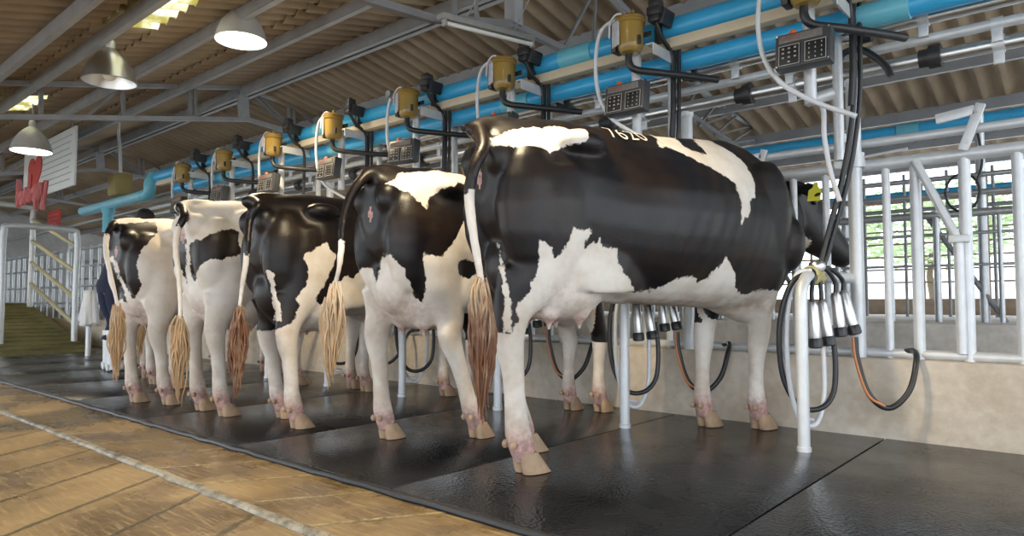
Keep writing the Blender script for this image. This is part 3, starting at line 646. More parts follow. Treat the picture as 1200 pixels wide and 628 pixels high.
# ramp rails
def pipething(name, paths, label, cat, m, r=.03, origin=(0, 0, 0)):
    t = empty(name, origin, label, cat); O = Vector(origin)
    for nm, P, rr, mm in paths: build(nm, MB().tube([Vector(p)-O for p in P], rr, 12), mm or m, t)
    return t
H_ = lambda px, py, x: onX(px, py, x)
g0 = onZ(83, 409); g1 = onZ(2, 414); gx = (g0.x+g1.x)/2
pth = [('gate_frame', curve([(gx, g1.y, 0), (gx, g1.y, 1.0), (gx, g1.y, 1.70), (gx, g1.y+.10, 1.82), (gx, g0.y-.12, 1.82), (gx, g0.y, 1.70), (gx, g0.y, 1.0), (gx, g0.y, 0)], 6), .045, None)]
pipething('ramp_gate', pth, 'pale pipe arch at the foot of the green ramp', 'gate', galvw, origin=(gx, g0.y, 0))
e0 = Vector((-15.2, 3.76, .7)); e1 = Vector((gx, g0.y, 0))
rl = [('post', curve([(-15.2, 3.76, .62), (-15.2, 3.76, 2.3), (-15.2, 3.66, 2.5), (-15.2, 2.0, 2.5)], 6), .05, None)]
for zz in (.35, .75, 1.15, 1.55): rl.append(('rail', [(-15.2, 3.76, .72+zz), (gx, g0.y+.03, zz-.0)], .035, yelpipe))
pipething('ramp_railing', rl, 'sloping railing of four pale pipes beside the ramp', 'railing', galvw, origin=(-13.5, 3.3, 0))
rl = [('post', [(-14.6, 2.75, .6), (-14.6, 2.75, 1.95)], .03, None), ('post', [(-14.6, 1.9, .6), (-14.6, 1.9, 1.95)], .03, None)]
for zz in (.8, 1.2, 1.6, 1.9): rl.append(('rail', [(-14.6, 1.6, zz), (-14.6, 2.75, zz)], .028, yelpipe))
pipething('small_gate', rl, 'low pipe gate at the top of the green ramp', 'gate', galvw, origin=(-14.6, 2.3, .6))
# long diagonal rail along row end
a = onY(145, 236, 3.7); pipething('overhead_rail', [('rail', [(-9.2, 4.1, 2.13), (-19, 4.1, 2.08)], .03, None), ('drop', [(-12.2, 4.1, 2.1), (-12.2, 4.1, .42)], .03, None), ('drop', [(-14.2, 4.1, 2.1), (-14.2, 4.1, .42)], .03, None)], 'grey overhead rail continuing beyond the end of the blue pipe', 'rail', galv, origin=(-14, 3.75, 2.1))
# pale blue outlet pipe
t = empty('outlet_pipe_run', (-10, 3.6, 2.1), 'pale blue pipe with a tee at the far end of the row', 'pipe')
e = onY(97, 248, 3.6)-Vector((-10, 3.6, 2.1)); s = onY(168, 229, 3.6)-Vector((-10, 3.6, 2.1)); k1 = onY(127, 240, 3.6)-Vector((-10, 3.6, 2.1))
build('pipe', MB().cyl(s, e, .07), bluel, t); build('elbow', MB().tube(curve([s, s+Vector((.18, 0, .02)), s+Vector((.22, 0, .15)), s+Vector((.22, .05, .25))], 5), .075, 14), bluec, t)
build('tee_drop', MB().cyl(k1, k1+Vector((0, 0, -.40)), .07).lathe(k1+Vector((0, 0, -.12)), [(.07, 0), (.085, .0), (.085, .08), (.07, .08)], 16), bluec, t)
c = onY(141, 217, 3.6); t = build('junction_box', MB().bbox((0, 0, 0), (.34, .20, .30), b=.01), boxy, loc=c); tag(t, 'yellow-brown box hanging on a conduit above the pipe end', 'box')
build('box_lid', MB().bbox((0, -.105, 0), (.30, .015, .26), b=.004), boxy, t)
build('conduit', MB().tube(curve([(0, 0, .15), (-.05, 0, .5), (-.12, 0, .75), (-.13, 0, roof_z(3.6)-c.z+.05)], 6), .022, 10), galvw, t)
# short post with white cloth
c = onZ(103, 417); o = build('short_post', MB().cyl((0, 0, 0), (0, 0, .80), .035).lathe((0, 0, .80), [(.035, 0), (.03, .015), (.01, .02)], 14), galvw, loc=c); tag(o, 'short galvanised post beside the worker', 'post')
q = MB(); nu, nv = 16, 12; vs = []
for iu in range(nu+1):
    for iv in range(nv+1):
        u = iu/nu; v = iv/nv; z = .87-.42*v*(1+.12*math.sin(u*9)); r_ = .07+.05*v; aa = u*2*PI
        vs.append((r_*math.cos(aa)*1.2*(1+.22*math.sin(5*aa)*v), r_*math.sin(aa)*(1+.22*math.sin(5*aa+1)*v), z))
fs = [(a_*(nv+1)+b_, a_*(nv+1)+b_+1, (a_+1)*(nv+1)+b_+1, (a_+1)*(nv+1)+b_) for a_ in range(nu) for b_ in range(nv)]
q.add(vs, fs); q.lathe((0, 0, .865), [(.085, 0), (.06, .015), (.01, .02)], 12)
o = build('white_towel', q, clothw, loc=c); tag(o, 'white cloth draped over a short post next to the worker', 'cloth')
m_ = o.modifiers.new('thick', 'SOLIDIFY'); m_.thickness = .008

def skin_body(name, verts, edges, radii, m, parent, root=0, sub=2):
    me = bpy.data.meshes.new(name); me.from_pydata(verts, edges, []); o = bpy.data.objects.new(name, me); COL.objects.link(o)
    md = o.modifiers.new('s', 'SKIN'); 
    for i, r in enumerate(radii):
        sv = me.skin_vertices[0].data[i]; r = r if isinstance(r, tuple) else (r, r); sv.radius = r; sv.use_root = (i == root)
    md.use_smooth_shade = True; sb = o.modifiers.new('u', 'SUBSURF'); sb.levels = sub; sb.render_levels = sub
    me.materials.append(m); o.parent = parent; return o
# worker leaning in beside the last cow
pc = onZ(128, 434); t = empty('person', (pc.x, pc.y, 0), 'worker in dark navy clothes and white rubber boots bending to a cow', 'person', rz=0)
# local: facing +y (towards the cow), bending forward
bv = [(0, 0, .88), (0, .04, 1.05), (0, .12, 1.25), (0, .19, 1.38), (0, .24, 1.47), (0, .28, 1.55), (.10, 0, .84), (.11, .06, .50), (.12, .0, .13), (-.10, 0, .84), (-.11, .08, .50), (-.12, .04, .13),
      (.18, .20, 1.35), (.26, .20, 1.08), (.24, .40, 1.0), (.23, .45, .99), (-.18, .20, 1.35), (-.245, .08, 1.08), (-.295, .12, .93), (-.30, .125, .90)]
be = [(0, 1), (1, 2), (2, 3), (3, 4), (4, 5), (0, 6), (6, 7), (7, 8), (0, 9), (9, 10), (10, 11), (3, 12), (12, 13), (13, 14), (14, 15), (3, 16), (16, 17), (17, 18), (18, 19)]
brd = [(.13, .10), (.12, .10), (.13, .095), (.13, .085), .055, .05, .08, .055, .04, .08, .055, .04, .06, .045, .032, .027, .06, .045, .032, .027]
skin_body('body', bv, be, brd, skin, t)
def cl_(nm, idx, ed, grow, m, verts=bv, rad=brd):
    verts = [tuple(v) for v in verts]
    if nm == 'trousers': verts[8] = (.12, .02, .34); verts[11] = (-.12, .055, .34)
    if nm == 'shirt': verts[13] = (.22, .20, 1.24); verts[17] = (-.21, .15, 1.24)
    mp_ = {k: i for i, k in enumerate(idx)}
    return skin_body(nm, [verts[k] for k in idx], [(mp_[a], mp_[b]) for a, b in ed], [tuple(q+grow for q in (rad[k] if isinstance(rad[k], tuple) else (rad[k], rad[k]))) for k in idx], m, t)
build('shirt', MB().tube(curve([(0, .0, .84), (0, .02, 1.0), (0, .10, 1.20), (0, .17, 1.34), (0, .21, 1.43)], 4), [(.175, .13), (.172, .128), (.17, .125), (.168, .122), (.168, .12), (.17, .12), (.175, .122), (.18, .125), (.185, .125), (.19, .125), (.195, .122), (.19, .12), (.18, .115), (.16, .105), (.13, .09), (.09, .075), (.065, .06)], 20, up=(0, 1, 0)), navy, t)
tq = MB().tube([(0, 0, .96), (0, 0, .90), (0, 0, .82)], [(.165, .125), (.18, .14), (.17, .13)], 20, up=(0, 1, 0))
for s_, kn in ((1, .06), (-1, .09)): tq.tube(curve([(.095*s_, 0, .90), (.10*s_, .02, .72), (.11*s_, kn, .50), (.12*s_, .03, .30)], 4), [.10, .105, .105, .102, .10, .097, .094, .091, .088, .086, .084, .082, .080], 14, up=(0, 1, 0))
build('trousers', tq, navy, t)
for sh, el in (((.17, .20, 1.36), (.255, .20, 1.11)), ((-.17, .20, 1.36), (-.243, .09, 1.11))): build('sleeve', MB().tube(curve([sh, Vector(sh).lerp(Vector(el), .5), el], 5), [.078, .078, .076, .075, .072, .070, .068, .066, .064, .062, .060], 14), navy, t)
hd = MB(); hd.ball((0, .33, 1.62), (.075, .098, .115), 20).ball((0, .43, 1.60), (.016, .025, .02), 10).ball((.078, .33, 1.61), (.012, .02, .032), 8).ball((-.078, .33, 1.61), (.012, .02, .032), 8)
build('head', hd, skin, t); build('hair', MB().ball((0, .315, 1.65), (.083, .102, .105), 20), blackhair, t)
build('mouth', MB().ball((0, .422, 1.565), (.022, .008, .006), 8), redsign, t)
for sx in (-1, 1):
    build('eye', MB().ball((sx*.03, .418, 1.63), (.010, .008, .007), 8), eyem, t)
    wrist = Vector((.23, .45, .99)) if sx > 0 else Vector((-.30, .125, .90)); dr = Vector((0, 1, -.2)) if sx > 0 else Vector((-.15, .25, -.9))
    dr.normalize(); sdv = dr.cross(Vector((0, 0, 1))).normalized(); hq = MB(); hq.tube([wrist-dr*.02, wrist+dr*.03, wrist+dr*.09], [(.022, .018), (.038, .016), (.036, .012)], 10)
    for j, L in enumerate((.062, .072, .068, .052)):
        bq = wrist+dr*.085+sdv*(-.027+.018*j); hq.tube([bq, bq+dr*L*.5+Vector((0, 0, -.006)), bq+dr*L*.85+Vector((0, 0, -.03))], [.009, .0085, .006], 8)
    bq = wrist+dr*.03+sdv*.035*-sx; hq.tube([bq, bq+dr*.03-sdv*sx*.02, bq+dr*.06-sdv*sx*.02], [.011, .010, .007], 8)
    build('hand', hq, skin, t)
    fx_ = .12*sx; fy = .0 if sx > 0 else .04
    bt = MB().tube([(fx_, fy+.0, .42), (fx_, fy-.0, .30), (fx_, fy-.005, .14), (fx_, fy+.0, .07), (fx_, fy, .02)], [(.075, .075), (.068, .068), (.055, .06), (.055, .065), (.056, .068)], 16)
    bt.tube([(fx_, fy-.07, .045), (fx_, fy, .055), (fx_, fy+.09, .05), (fx_, fy+.17, .038), (fx_, fy+.20, .03)], [(.035, .04), (.05, .055), (.05, .045), (.042, .034), (.02, .02)], 16)
    build('rubber_boot', bt, bootw, t)

# ================================================================ COWS
def pip_sdf(P, poly):                                                # signed distance (positive inside), P Nx2
    A = np.array(poly); B = np.roll(A, -1, 0); d = np.full(len(P), 1e9); ins = np.zeros(len(P), bool)
    for a, b in zip(A, B):
        ab = b-a; L = max((ab**2).sum(), 1e-12); tt = np.clip(((P-a) @ ab)/L, 0, 1); q = a+tt[:, None]*ab; d = np.minimum(d, np.hypot(*(P-q).T))
        c = ((a[1] > P[:, 1]) != (b[1] > P[:, 1])); xx = (b[0]-a[0])*(P[:, 1]-a[1])/((b[1]-a[1]) if abs(b[1]-a[1]) > 1e-9 else 1e-9)+a[0]; ins ^= c & (P[:, 0] < xx)
    return np.where(ins, d, -d)
def cow(O, yaw, S, hoofs, base, polys, head, tailp, tail_black, label, name='dairy_cow', vox=.0135, udder=1.0, hair=hair1, tagged=False, detail=True, kz=.25, lift=0, tail_len=1.0):
    O = Vector((O[0], O[1], 0)); F = Vector((-math.sin(yaw), math.cos(yaw), 0)); R = Vector((math.cos(yaw), math.sin(yaw), 0))
    def loc(p): d = Vector(p)-O; return Vector((d.dot(R), d.dot(F), d.z))/S
    root = empty(name, O, label, 'cow', rz=yaw)
    hf = [loc((*h, 0)) for h in hoofs]                               # rear right, rear left, front right, front left
    mb = MB(); n = 32
    def sec(y, top, bot, w, k=.25, p=.85, x=0):
        cz = (top+bot)/2; h = (top-bot)/2; out = []
        for j in range(n):
            a = 2*PI*j/n; c, s_ = math.cos(a), math.sin(a)
            cx = w*math.copysign(abs(c)**p, c)*(1-k*max(0, s_)**1.6)*(1-.12*max(0, -s_)**2); out.append(Vector((x+cx, y, cz+h*math.copysign(abs(s_)**p, s_))))
        return out
    T_ = [(-.285, 1.44, 1.15, .08, .1), (-.255, 1.48, 1.05, .13, .15), (-.17, 1.51, .93, .175, .25), (-.05, 1.535, .84, .22, .26), (.10, 1.555, .78, .27, .22), (.22, 1.555, .76, .28, .30), (.40, 1.555, .735, .30, .38), (.62, 1.56, .71, .345, .42),
          (.85, 1.575, .70, .36, .45), (1.08, 1.60, .69, .345, .50), (1.28, 1.62, .675, .31, .58), (1.46, 1.60, .67, .27, .60), (1.62, 1.545, .72, .225, .55), (1.74, 1.47, .82, .17, .5)]
    mb.rings([sec(*t_) for t_ in T_])
    # spine ridge, hooks, pins, shoulder blades
    for sx in (-1, 1):
        mb.ball((sx*.205, .12, 1.415), (.070, .13, .062), 14); mb.ball((sx*.095, -.24, 1.33), (.065, .08, .09), 12)
        mb.ball((sx*.20, 1.40, 1.20), (.10, .19, .30), 16); mb.ball((sx*.17, 1.62, 1.05), (.10, .13, .17), 14)
        mb.ball((sx*.135, -.09, 1.12), (.115, .19, .30), 16)
    mb.ball((0, -.27, 1.455), (.055, .09, .05), 12)
    # neck and head
    NK = head['neck']; mb.tube([(p[0], p[1], p[2]) for p in NK], [(p[3], p[4]) for p in NK], 24, up=(0, 0, 1))
    HD = head['head']; mb.tube([(p[0], p[1], p[2]) for p in HD], [(p[3], p[4]) for p in HD], 20, up=(0, 0, 1))
    hp0 = Vector(HD[1][:3]); hp1 = Vector(HD[-1][:3]); hdir = (hp1-hp0).normalized(); hs = hdir.cross(Vector((0, 0, 1))).normalized(); hu = hs.cross(hdir)
    for sx in (-1, 1):
        e0_ = hp0+hs*sx*.085+hu*.03-hdir*.02; mb.tube([e0_, e0_+hs*sx*.06-Vector((0, 0, .005)), e0_+hs*sx*.13-Vector((0, 0, .035)), e0_+hs*sx*.18-Vector((0, 0, .07))], [(.022, .02), (.018, .05), (.016, .055), (.012, .02)], 12, up=tuple(hu))
        mb.ball(hp0+hdir*.11+hs*sx*.085+hu*.035, (.032, .032, .03), 10)
    # legs
    for i, h in enumerate(hf):
        sx = 1 if i % 2 == 0 else -1; x, y = h.x, h.y
        if i < 2:
            kb = .42*max(0, y-.02)
            st = [(.055, y, .0, .045, .045), (.10, y-.012, 0, .056, .052), (.17, y-.035-kb*.12, 0, .058, .056), (.24, y-.045-kb*.25, 0, .050, .047), (.34, y-.052-kb*.45, 0, .048, .043), (.45, y-.062-kb*.7, 0, .053, .045), (.53, y-.080-kb*.88, 0, .068, .052), (.60, y-.085-kb, .03, .080, .058), (.67, y-.070-kb, .08, .084, .062), (.76, None, .25, .120, .078), (.88, None, .50, .180, .105), (1.0, None, .80, .225, .125), (1.15, None, 1, .235, .125), (1.30, None, 1, .18, .10)]
            yt, xt = .0, .145*sx
            keys = []; 
            for z, yy, f, ra, rb in st:
                if yy is None: g_ = min(1, (z-.67)/.33); g_ = g_*g_*(3-2*g_); yy = (y-.07-kb)*(1-g_)+(yt+.035)*g_
                keys.append(((x*(1-f)+xt*f, yy, z), (rb, ra)))
            mb.tube([q[0] for q in keys], [(q[1][0], q[1][1]) for q in keys], 20, up=(0, 1, 0))
            # point of hock + tendon
            mb.tube([(x, y-.145-kb, .60), (x, y-.140-kb, .65), (x*.9+xt*.1, y-.135-kb, .73), (x*.7+xt*.3, (y-.14-kb)*.5+(-.16)*.5, .86)], [(.026, .026), (.028, .028), (.024, .026), (.04, .055)], 10, up=(0, 1, 0))
        else:
            st = [(.055, y, 0, .045, .045), (.10, y-.010, 0, .054, .052), (.17, y-.028, 0, .053, .052), (.24, y-.03, 0, .045, .044), (.33, y-.025, 0, .042, .041), (.42, y-.018, 0, .049, .047), (.49, y-.008, 0, .062, .059), (.55, y-.012, .1, .064, .060), (.64, None, .25, .074, .066), (.76, None, .5, .105, .082), (.90, None, .8, .15, .10), (1.05, None, 1, .16, .09), (1.22, None, 1, .13, .07)]
            yt, xt = 1.44, .165*sx; keys = []
            for z, yy, f, ra, rb in st:
                if yy is None: g_ = min(1, (z-.55)/.40); yy = (y-.012)*(1-g_)+yt*g_
                keys.append(((x*(1-f)+xt*f, yy, z), (rb, ra)))
            mb.tube([q[0] for q in keys], [q[1] for q in keys], 18, up=(0, 1, 0))
    # flank folds and brisket
    for sx in (-1, 1): mb.tube([(sx*.20, .08, .88), (sx*.225, .20, .88), (sx*.225, .32, .86), (sx*.20, .44, .83), (sx*.16, .56, .80)], [(.03, .10), (.035, .13), (.032, .11), (.025, .07), (.01, .02)], 12, up=(0, 0, 1))
    mb.tube([(0, 1.25, .74), (0, 1.45, .70), (0, 1.62, .76), (0, 1.76, .90), (0, 1.85, 1.08)], [(.10, .08), (.10, .10), (.075, .10), (.05, .09), (.04, .07)], 14)
    # udder
    uz = .80-.0*udder
    mb.ball((0, .12, .80), (.20*udder, .26*udder, .17*udder), 22); mb.ball((0, -.10, .88), (.13*udder, .14, .17), 18); mb.tube([(0, .25, .78), (0, .5, .74), (0, .7, .735)], [(.10, .06), (.06, .03), (.03, .02)], 12)
    teats = [(sx*.085*udder, yy, .655+.165*(1-udder)) for sx in (-1, 1) for yy in (.02, .19)]
    for tx, ty, tz_ in teats: mb.ball((tx, ty, tz_+.025), (.05, .055, .05), 12); mb.tube([(tx, ty, tz_+.02), (tx, ty, tz_-.035), (tx, ty, tz_-.062)], [.021, .016, .011], 10)
    # tail
    tp = curve([(p[0], p[1], p[2]) for p in tailp], 6); nT = len(tp)
    mb.tube(tp, [.040*(1-.68*i/nT) for i in range(nT)], 12)
    # assemble -> one continuous skin
    me = bpy.data.meshes.new('tmp'); me.from_pydata([tuple(v) for v in mb.v], [], mb.f)
    bm = bmesh.new(); bm.from_mesh(me); bmesh.ops.recalc_face_normals(bm, faces=bm.faces[:]); bm.to_mesh(me); bm.free()
    tmp = bpy.data.objects.new('tmp', me); COL.objects.link(tmp)
    rm = tmp.modifiers.new('r', 'REMESH'); rm.mode = 'VOXEL'; rm.voxel_size = vox; rm.use_smooth_shade = True
    sm = tmp.modifiers.new('s', 'SMOOTH'); sm.factor = .5; sm.iterations = 12
    dg = bpy.context.evaluated_depsgraph_get(); body = bpy.data.meshes.new_from_object(tmp.evaluated_get(dg)); bpy.data.objects.remove(tmp)
    nv = len(body.vertices); co = np.empty(nv*3, np.float32); body.vertices.foreach_get('co', co); co = co.reshape(-1, 3).astype(float)
    # soft anatomy: ribs, milk veins
    X_, Y_, Z_ = co[:, 0], co[:, 1], co[:, 2]
    rib = np.exp(-((Y_-.90)/.30)**2)*np.exp(-((Z_-1.12)/.25)**2)*(np.abs(X_) > .15); co[:, 0] += np.sign(X_)*rib*.0022*np.sin((Y_+(1.2-Z_)*.35)*2*PI/.095)
    fos = np.exp(-((Y_-.36)/.15)**2-((Z_-1.30)/.13)**2)*np.clip((np.abs(X_)-.1)/.1, 0, 1); co[:, 0] -= np.sign(X_)*fos*.016
    pel = np.exp(-((Y_+.06)/.12)**2-((Z_-1.36)/.08)**2)*np.clip((np.abs(X_)-.06)/.1, 0, 1); co[:, 0] -= np.sign(X_)*pel*.012
    body.vertices.foreach_set('co', (co*S).astype(np.float32).ravel())
    # pattern: side projection, sheared to the three-quarter rear direction
    side = .28
    eye = loc(EYE); c0 = Vector((side, .25, 1.1)); v = c0-eye; kxy = v.y/v.x
    kxy = kxy*.8
    P = np.stack([co[:, 1]-(co[:, 0]-side)*kxy, co[:, 2]-(co[:, 0]-side)*(co[:, 2]-.55)*kz], 1)
    def px(q): 
        p = hit(q[0], q[1], O+R*side*S, R); l_ = loc(p); return (l_.y, l_.z)
    sd = np.full(nv, -1e9)
    for poly in polys['flip']: sd = np.maximum(sd, pip_sdf(P, [px(q) for q in poly]))
    for poly in polys.get('back', []): sd = np.minimum(sd, -pip_sdf(P, [px(q) for q in poly]))
    pat = -sd if base == 'black' else sd
    for fn in polys.get('extra', []): pat = fn(co, pat)
    if base == 'black': pat = np.where(co[:, 2] < .5, np.minimum(pat, -.05), pat) if polys.get('whitelegs', True) else pat
    # tail colour
    tpa = np.array([tuple(p) for p in tp]); dd = np.full(nv, 1e9); ix = np.zeros(nv, int)
    for i in range(3, nT):
        d_ = np.sqrt(((co-tpa[i])**2).sum(1)); m2 = d_ < dd; dd[m2] = d_[m2]; ix[m2] = i
    on = (dd < .05) & (co[:, 1] < -.315)
    tb = (tail_black-ix/nT)*1.2; pat = np.where(on, tb*.5, pat)
    pink = np.zeros(nv); pink = np.maximum(pink, np.exp(-(np.sqrt((X_/.2)**2+((Y_-.06)/.30)**2+((Z_-.76)/.16)**2))**4*.8)*.55)
    for tx, ty, tz_ in teats: pink = np.maximum(pink, np.clip(1.4-np.sqrt((X_-tx)**2+(Y_-ty)**2+(Z_-tz_)**2)/.05, 0, 1))
    pink = np.maximum(pink, np.clip((.25-Z_)/.13, 0, .95)); pink = np.maximum(pink, .8*np.exp(-((Y_+.30)/.05)**2-(X_/.035)**2-((Z_-1.22)/.16)**2))
    pat = np.where((Z_ < .98) & (np.abs(X_) < .19*udder+.02) & (np.sqrt((X_/.19)**2+((Y_-.10)/.26)**2+((Z_-.80)/.175)**2) < 1.05) & (Z_ < .80), np.minimum(pat, -.05), pat)
    vul = np.exp(-((Y_+.29)/.05)**2-((X_)/.028)**2-((Z_-1.25)/.07)**2); pat = np.where(vul > .55, -.012, pat); pink = np.maximum(pink, np.clip(vul*1.6, 0, 1))
    dirt = np.clip((.60-Z_)/.42, 0, 1)*.72+np.exp(-((Z_-.70)/.06)**2)*(Y_ > .4)*(Y_ < 1.7)*.9+np.exp(-((Z_-.62)/.06)**2)*.5*(Y_ < .4)
    # muzzle and inner ear
    m_end = np.array(tuple(hp1)); dark = (np.sqrt(((co-m_end)**2).sum(1)) < .07)*1.0
    for nm, arr in (('pat', pat), ('pink', pink), ('dirt', dirt), ('dark', dark)):
        a_ = body.attributes.new(nm, 'FLOAT', 'POINT'); a_.data.foreach_set('value', np.asarray(arr, np.float32))
    body.materials.clear(); body.materials.append(coatm)
    bo = bpy.data.objects.new('body', body); COL.objects.link(bo); bo.parent = root
    for p in body.polygons: p.use_smooth = True
    def child(nm, q, m, par=root):
        q.v = [v_*S for v_ in q.v]; return build(nm, q, m, par)
    for i, h in enumerate(hf):
        q = MB(); x, y = h.x, h.y
        for c_ in (-1, 1):
            rings = []
            for z, yo, ry, rx in ((.092, -.004, .040, .024), (.068, .004, .050, .028), (.032, .020, .062, .030), (.003, .034, .070, .031)):
                rings.append([Vector((x+c_*.029+rx*math.copysign(abs(math.cos(a))**.8, math.cos(a)), y+yo+ry*math.sin(a)*(1.12 if math.sin(a) > 0 else .85), z)) for a in np.linspace(0, 2*PI, 16, endpoint=False)])
            q.rings(rings)
        ho = child('hoof', q, hornm)
        for c_ in (-1, 1):
            q = MB(); q.ball((x+c_*.028, y-.078-(.03*.42*max(0, y-.02) if i < 2 else 0), .128), (.015, .018, .020), 10)
            child('dewclaw', q, hornm, ho)
    for sx in (-1, 1): child('eye', MB().ball(hp0+hdir*.11+hs*sx*.112+hu*.035, (.016, .02, .018), 10), eyem)
    if tagged:
        e = hp0+hs*.085+hu*.03-hdir*.02+hs*.10-Vector((0, 0, .045)); q = MB()
        pr = [(-.010, .055), (.010, .055), (.014, .025), (.034, .010), (.036, -.055), (-.036, -.055), (-.034, .010), (-.014, .025)]
        u_ = Vector((.75, .66, 0)); wv = Vector((.15, 0, 1)).normalized(); nrm = Vector((.05, -.03, 0))
        q.add([e+u_*a+wv*b+nrm*k_ for k_ in (1.0, 1.14) for a, b in pr], [tuple(range(8)), tuple(range(15, 7, -1))]+[(i, (i+1) % 8, 8+(i+1) % 8, 8+i) for i in range(8)]); child('ear_tag', q, tagy)
    # switch of the tail: a clump of tapering wavy locks
    q = MB(); end = tp[-1]; st = tp[int(nT*.84)]
    for s_ in range(170):
        a = random.uniform(0, 2*PI); r_ = random.uniform(0, .018); f = random.uniform(.0, 1); b0 = st.lerp(end, f)+Vector((r_*math.cos(a), r_*math.sin(a), 0)); L = random.uniform(.20, .46)*tail_len; w = random.uniform(.3, 1.5)
        ph = random.uniform(0, 6); sp_ = .029*w
        P_ = [b0+Vector((math.cos(a)*sp_*math.sin(PI*min(1, tt*1.15))+.008*math.sin(ph+7*tt), math.sin(a)*sp_*math.sin(PI*min(1, tt*1.15))+.010*math.sin(ph*2+6*tt), -L*tt)) for tt in np.linspace(0, 1, 8)]
        q.tube(P_, [.004, .0055, .0058, .0055, .005, .004, .0028, .0010], 5)
    child('tail_switch', q, hair)
    return root, bo, S

def default_head(side=0, low=0):
    return dict(neck=[(0, 1.42, 1.30, .19, .27), (0, 1.62, 1.25, .165, .25), (side*.3, 1.80, 1.20-low*.3, .125, .20), (side*.6, 1.96, 1.19-low*.6, .10, .165), (side*.8, 2.08, 1.20-low, .09, .14)],
                head=[(side*.8, 2.05, 1.32-low, .07, .07), (side*.85, 2.11, 1.30-low, .098, .115), (side*.95, 2.24, 1.21-low, .098, .128), (side*1.1, 2.38, 1.10-low, .078, .10), (side*1.2, 2.50, 1.00-low, .062, .076), (side*1.25, 2.57, .94-low, .060, .064), (side*1.27, 2.60, .915-low, .035, .04)])
def tail_from(pts, O, yaw, S, back=-.36):
    O = Vector((O[0], O[1], 0)); F = Vector((-math.sin(yaw), math.cos(yaw), 0)); R = Vector((math.cos(yaw), math.sin(yaw), 0)); out = [(0, -.10, 1.50), (0, -.20, 1.495), (0, -.285, 1.475)]
    for (px, py), bk in pts:
        p = hit(px, py, O+F*bk*S, F)-O; out.append((p.dot(R)/S, bk, p.z/S))
    return out

# ---- cow 1
O1 = (-1.925, 2.37); Y1 = -math.radians(15)
W_low = [(560, 392), (597, 391), (607, 374), (604, 361), (615, 343), (626, 321), (633, 298), (632, 277), (644, 285), (650, 301), (658, 292), (664, 285), (673, 263), (684, 268), (695, 265), (686, 283), (682, 293), (693, 285), (704, 279), (708, 288), (724, 292), (726, 307), (742, 330), (748, 339), (766, 338), (784, 334), (797, 327), (809, 322), (820, 330), (830, 324), (842, 310), (848, 301), (858, 317), (867, 335), (879, 345), (900, 337), (940, 340), (940, 900), (500, 900), (500, 392)]
W_top = [(556, 140), (600, 120), (650, 122), (680, 140), (692, 155), (690, 163), (678, 166), (665, 163), (650, 163), (644, 168), (638, 160), (622, 154), (600, 152), (580, 151)]
W_sh = [(778, 120), (804, 120), (846, 135), (880, 180), (886, 215), (884, 230), (876, 240), (873, 255), (863, 266), (864, 242), (858, 217), (839, 200), (826, 190), (812, 176), (797, 167), (788, 160), (778, 158)]
B_sh = [(800, 120), (822, 120), (832, 158), (834, 172), (822, 166), (808, 155)]
W_str = [(575, 262), (580, 275), (590, 320), (596, 350), (597, 391), (585, 391), (588, 350), (580, 300)]
def front_left_dark(co, pat):                                        # black patch on the far foreleg
    m = (co[:, 0] < -.05) & (co[:, 1] > 1.1) & (co[:, 2] > .60) & (co[:, 2] < 1.1); s = .07-np.abs(np.hypot((co[:, 0]+.15)*1.2, 0)); 
    return np.where(m, np.where(np.abs(co[:, 0]+.165+.02*np.sin(co[:, 2]*30)) < .022, -.02, .03)*1.0, pat)
def white_chin(co, pat): return np.where((co[:, 1] > 1.85) & (co[:, 2] < 1.13), np.maximum(-.05, (np.hypot(co[:, 1]-2.06, (co[:, 2]-1.05)*.8)-.075)*.8), np.where(co[:, 1] > 1.82, .1, pat))
tp1 = tail_from([((566, 172), -.36), ((556, 195), -.42), ((550, 225), -.44), ((553, 262), -.44), ((559, 300), -.43), ((565, 335), -.42), ((568, 362), -.41)], O1, Y1, 1.0)
cow1 = cow(O1, Y1, 1.0, [(-1.87, 2.24), (-2.13, 2.56), (-1.50, 3.88), (-1.77, 3.76)], 'black', dict(flip=[W_low, W_top, W_sh, W_str], back=[B_sh], extra=[front_left_dark, white_chin]),
           dict(neck=[(0, 1.42, 1.30, .19, .28), (0, 1.60, 1.22, .17, .275), (-.03, 1.74, 1.16, .14, .255), (-.07, 1.89, 1.18, .125, .235), (-.09, 2.01, 1.22, .115, .20)],
                head=[(-.09, 1.98, 1.41, .08, .08), (-.09, 2.04, 1.385, .115, .14), (-.07, 2.15, 1.26, .12, .19), (-.03, 2.27, 1.15, .10, .155), (.01, 2.38, 1.06, .08, .11), (.03, 2.44, 1.0, .068, .074), (.04, 2.47, .97, .04, .045)]),
           tp1, .55, 'nearest black cow with a yellow ear tag and white lower legs', tagged=True, vox=.0115, hair=hair1)
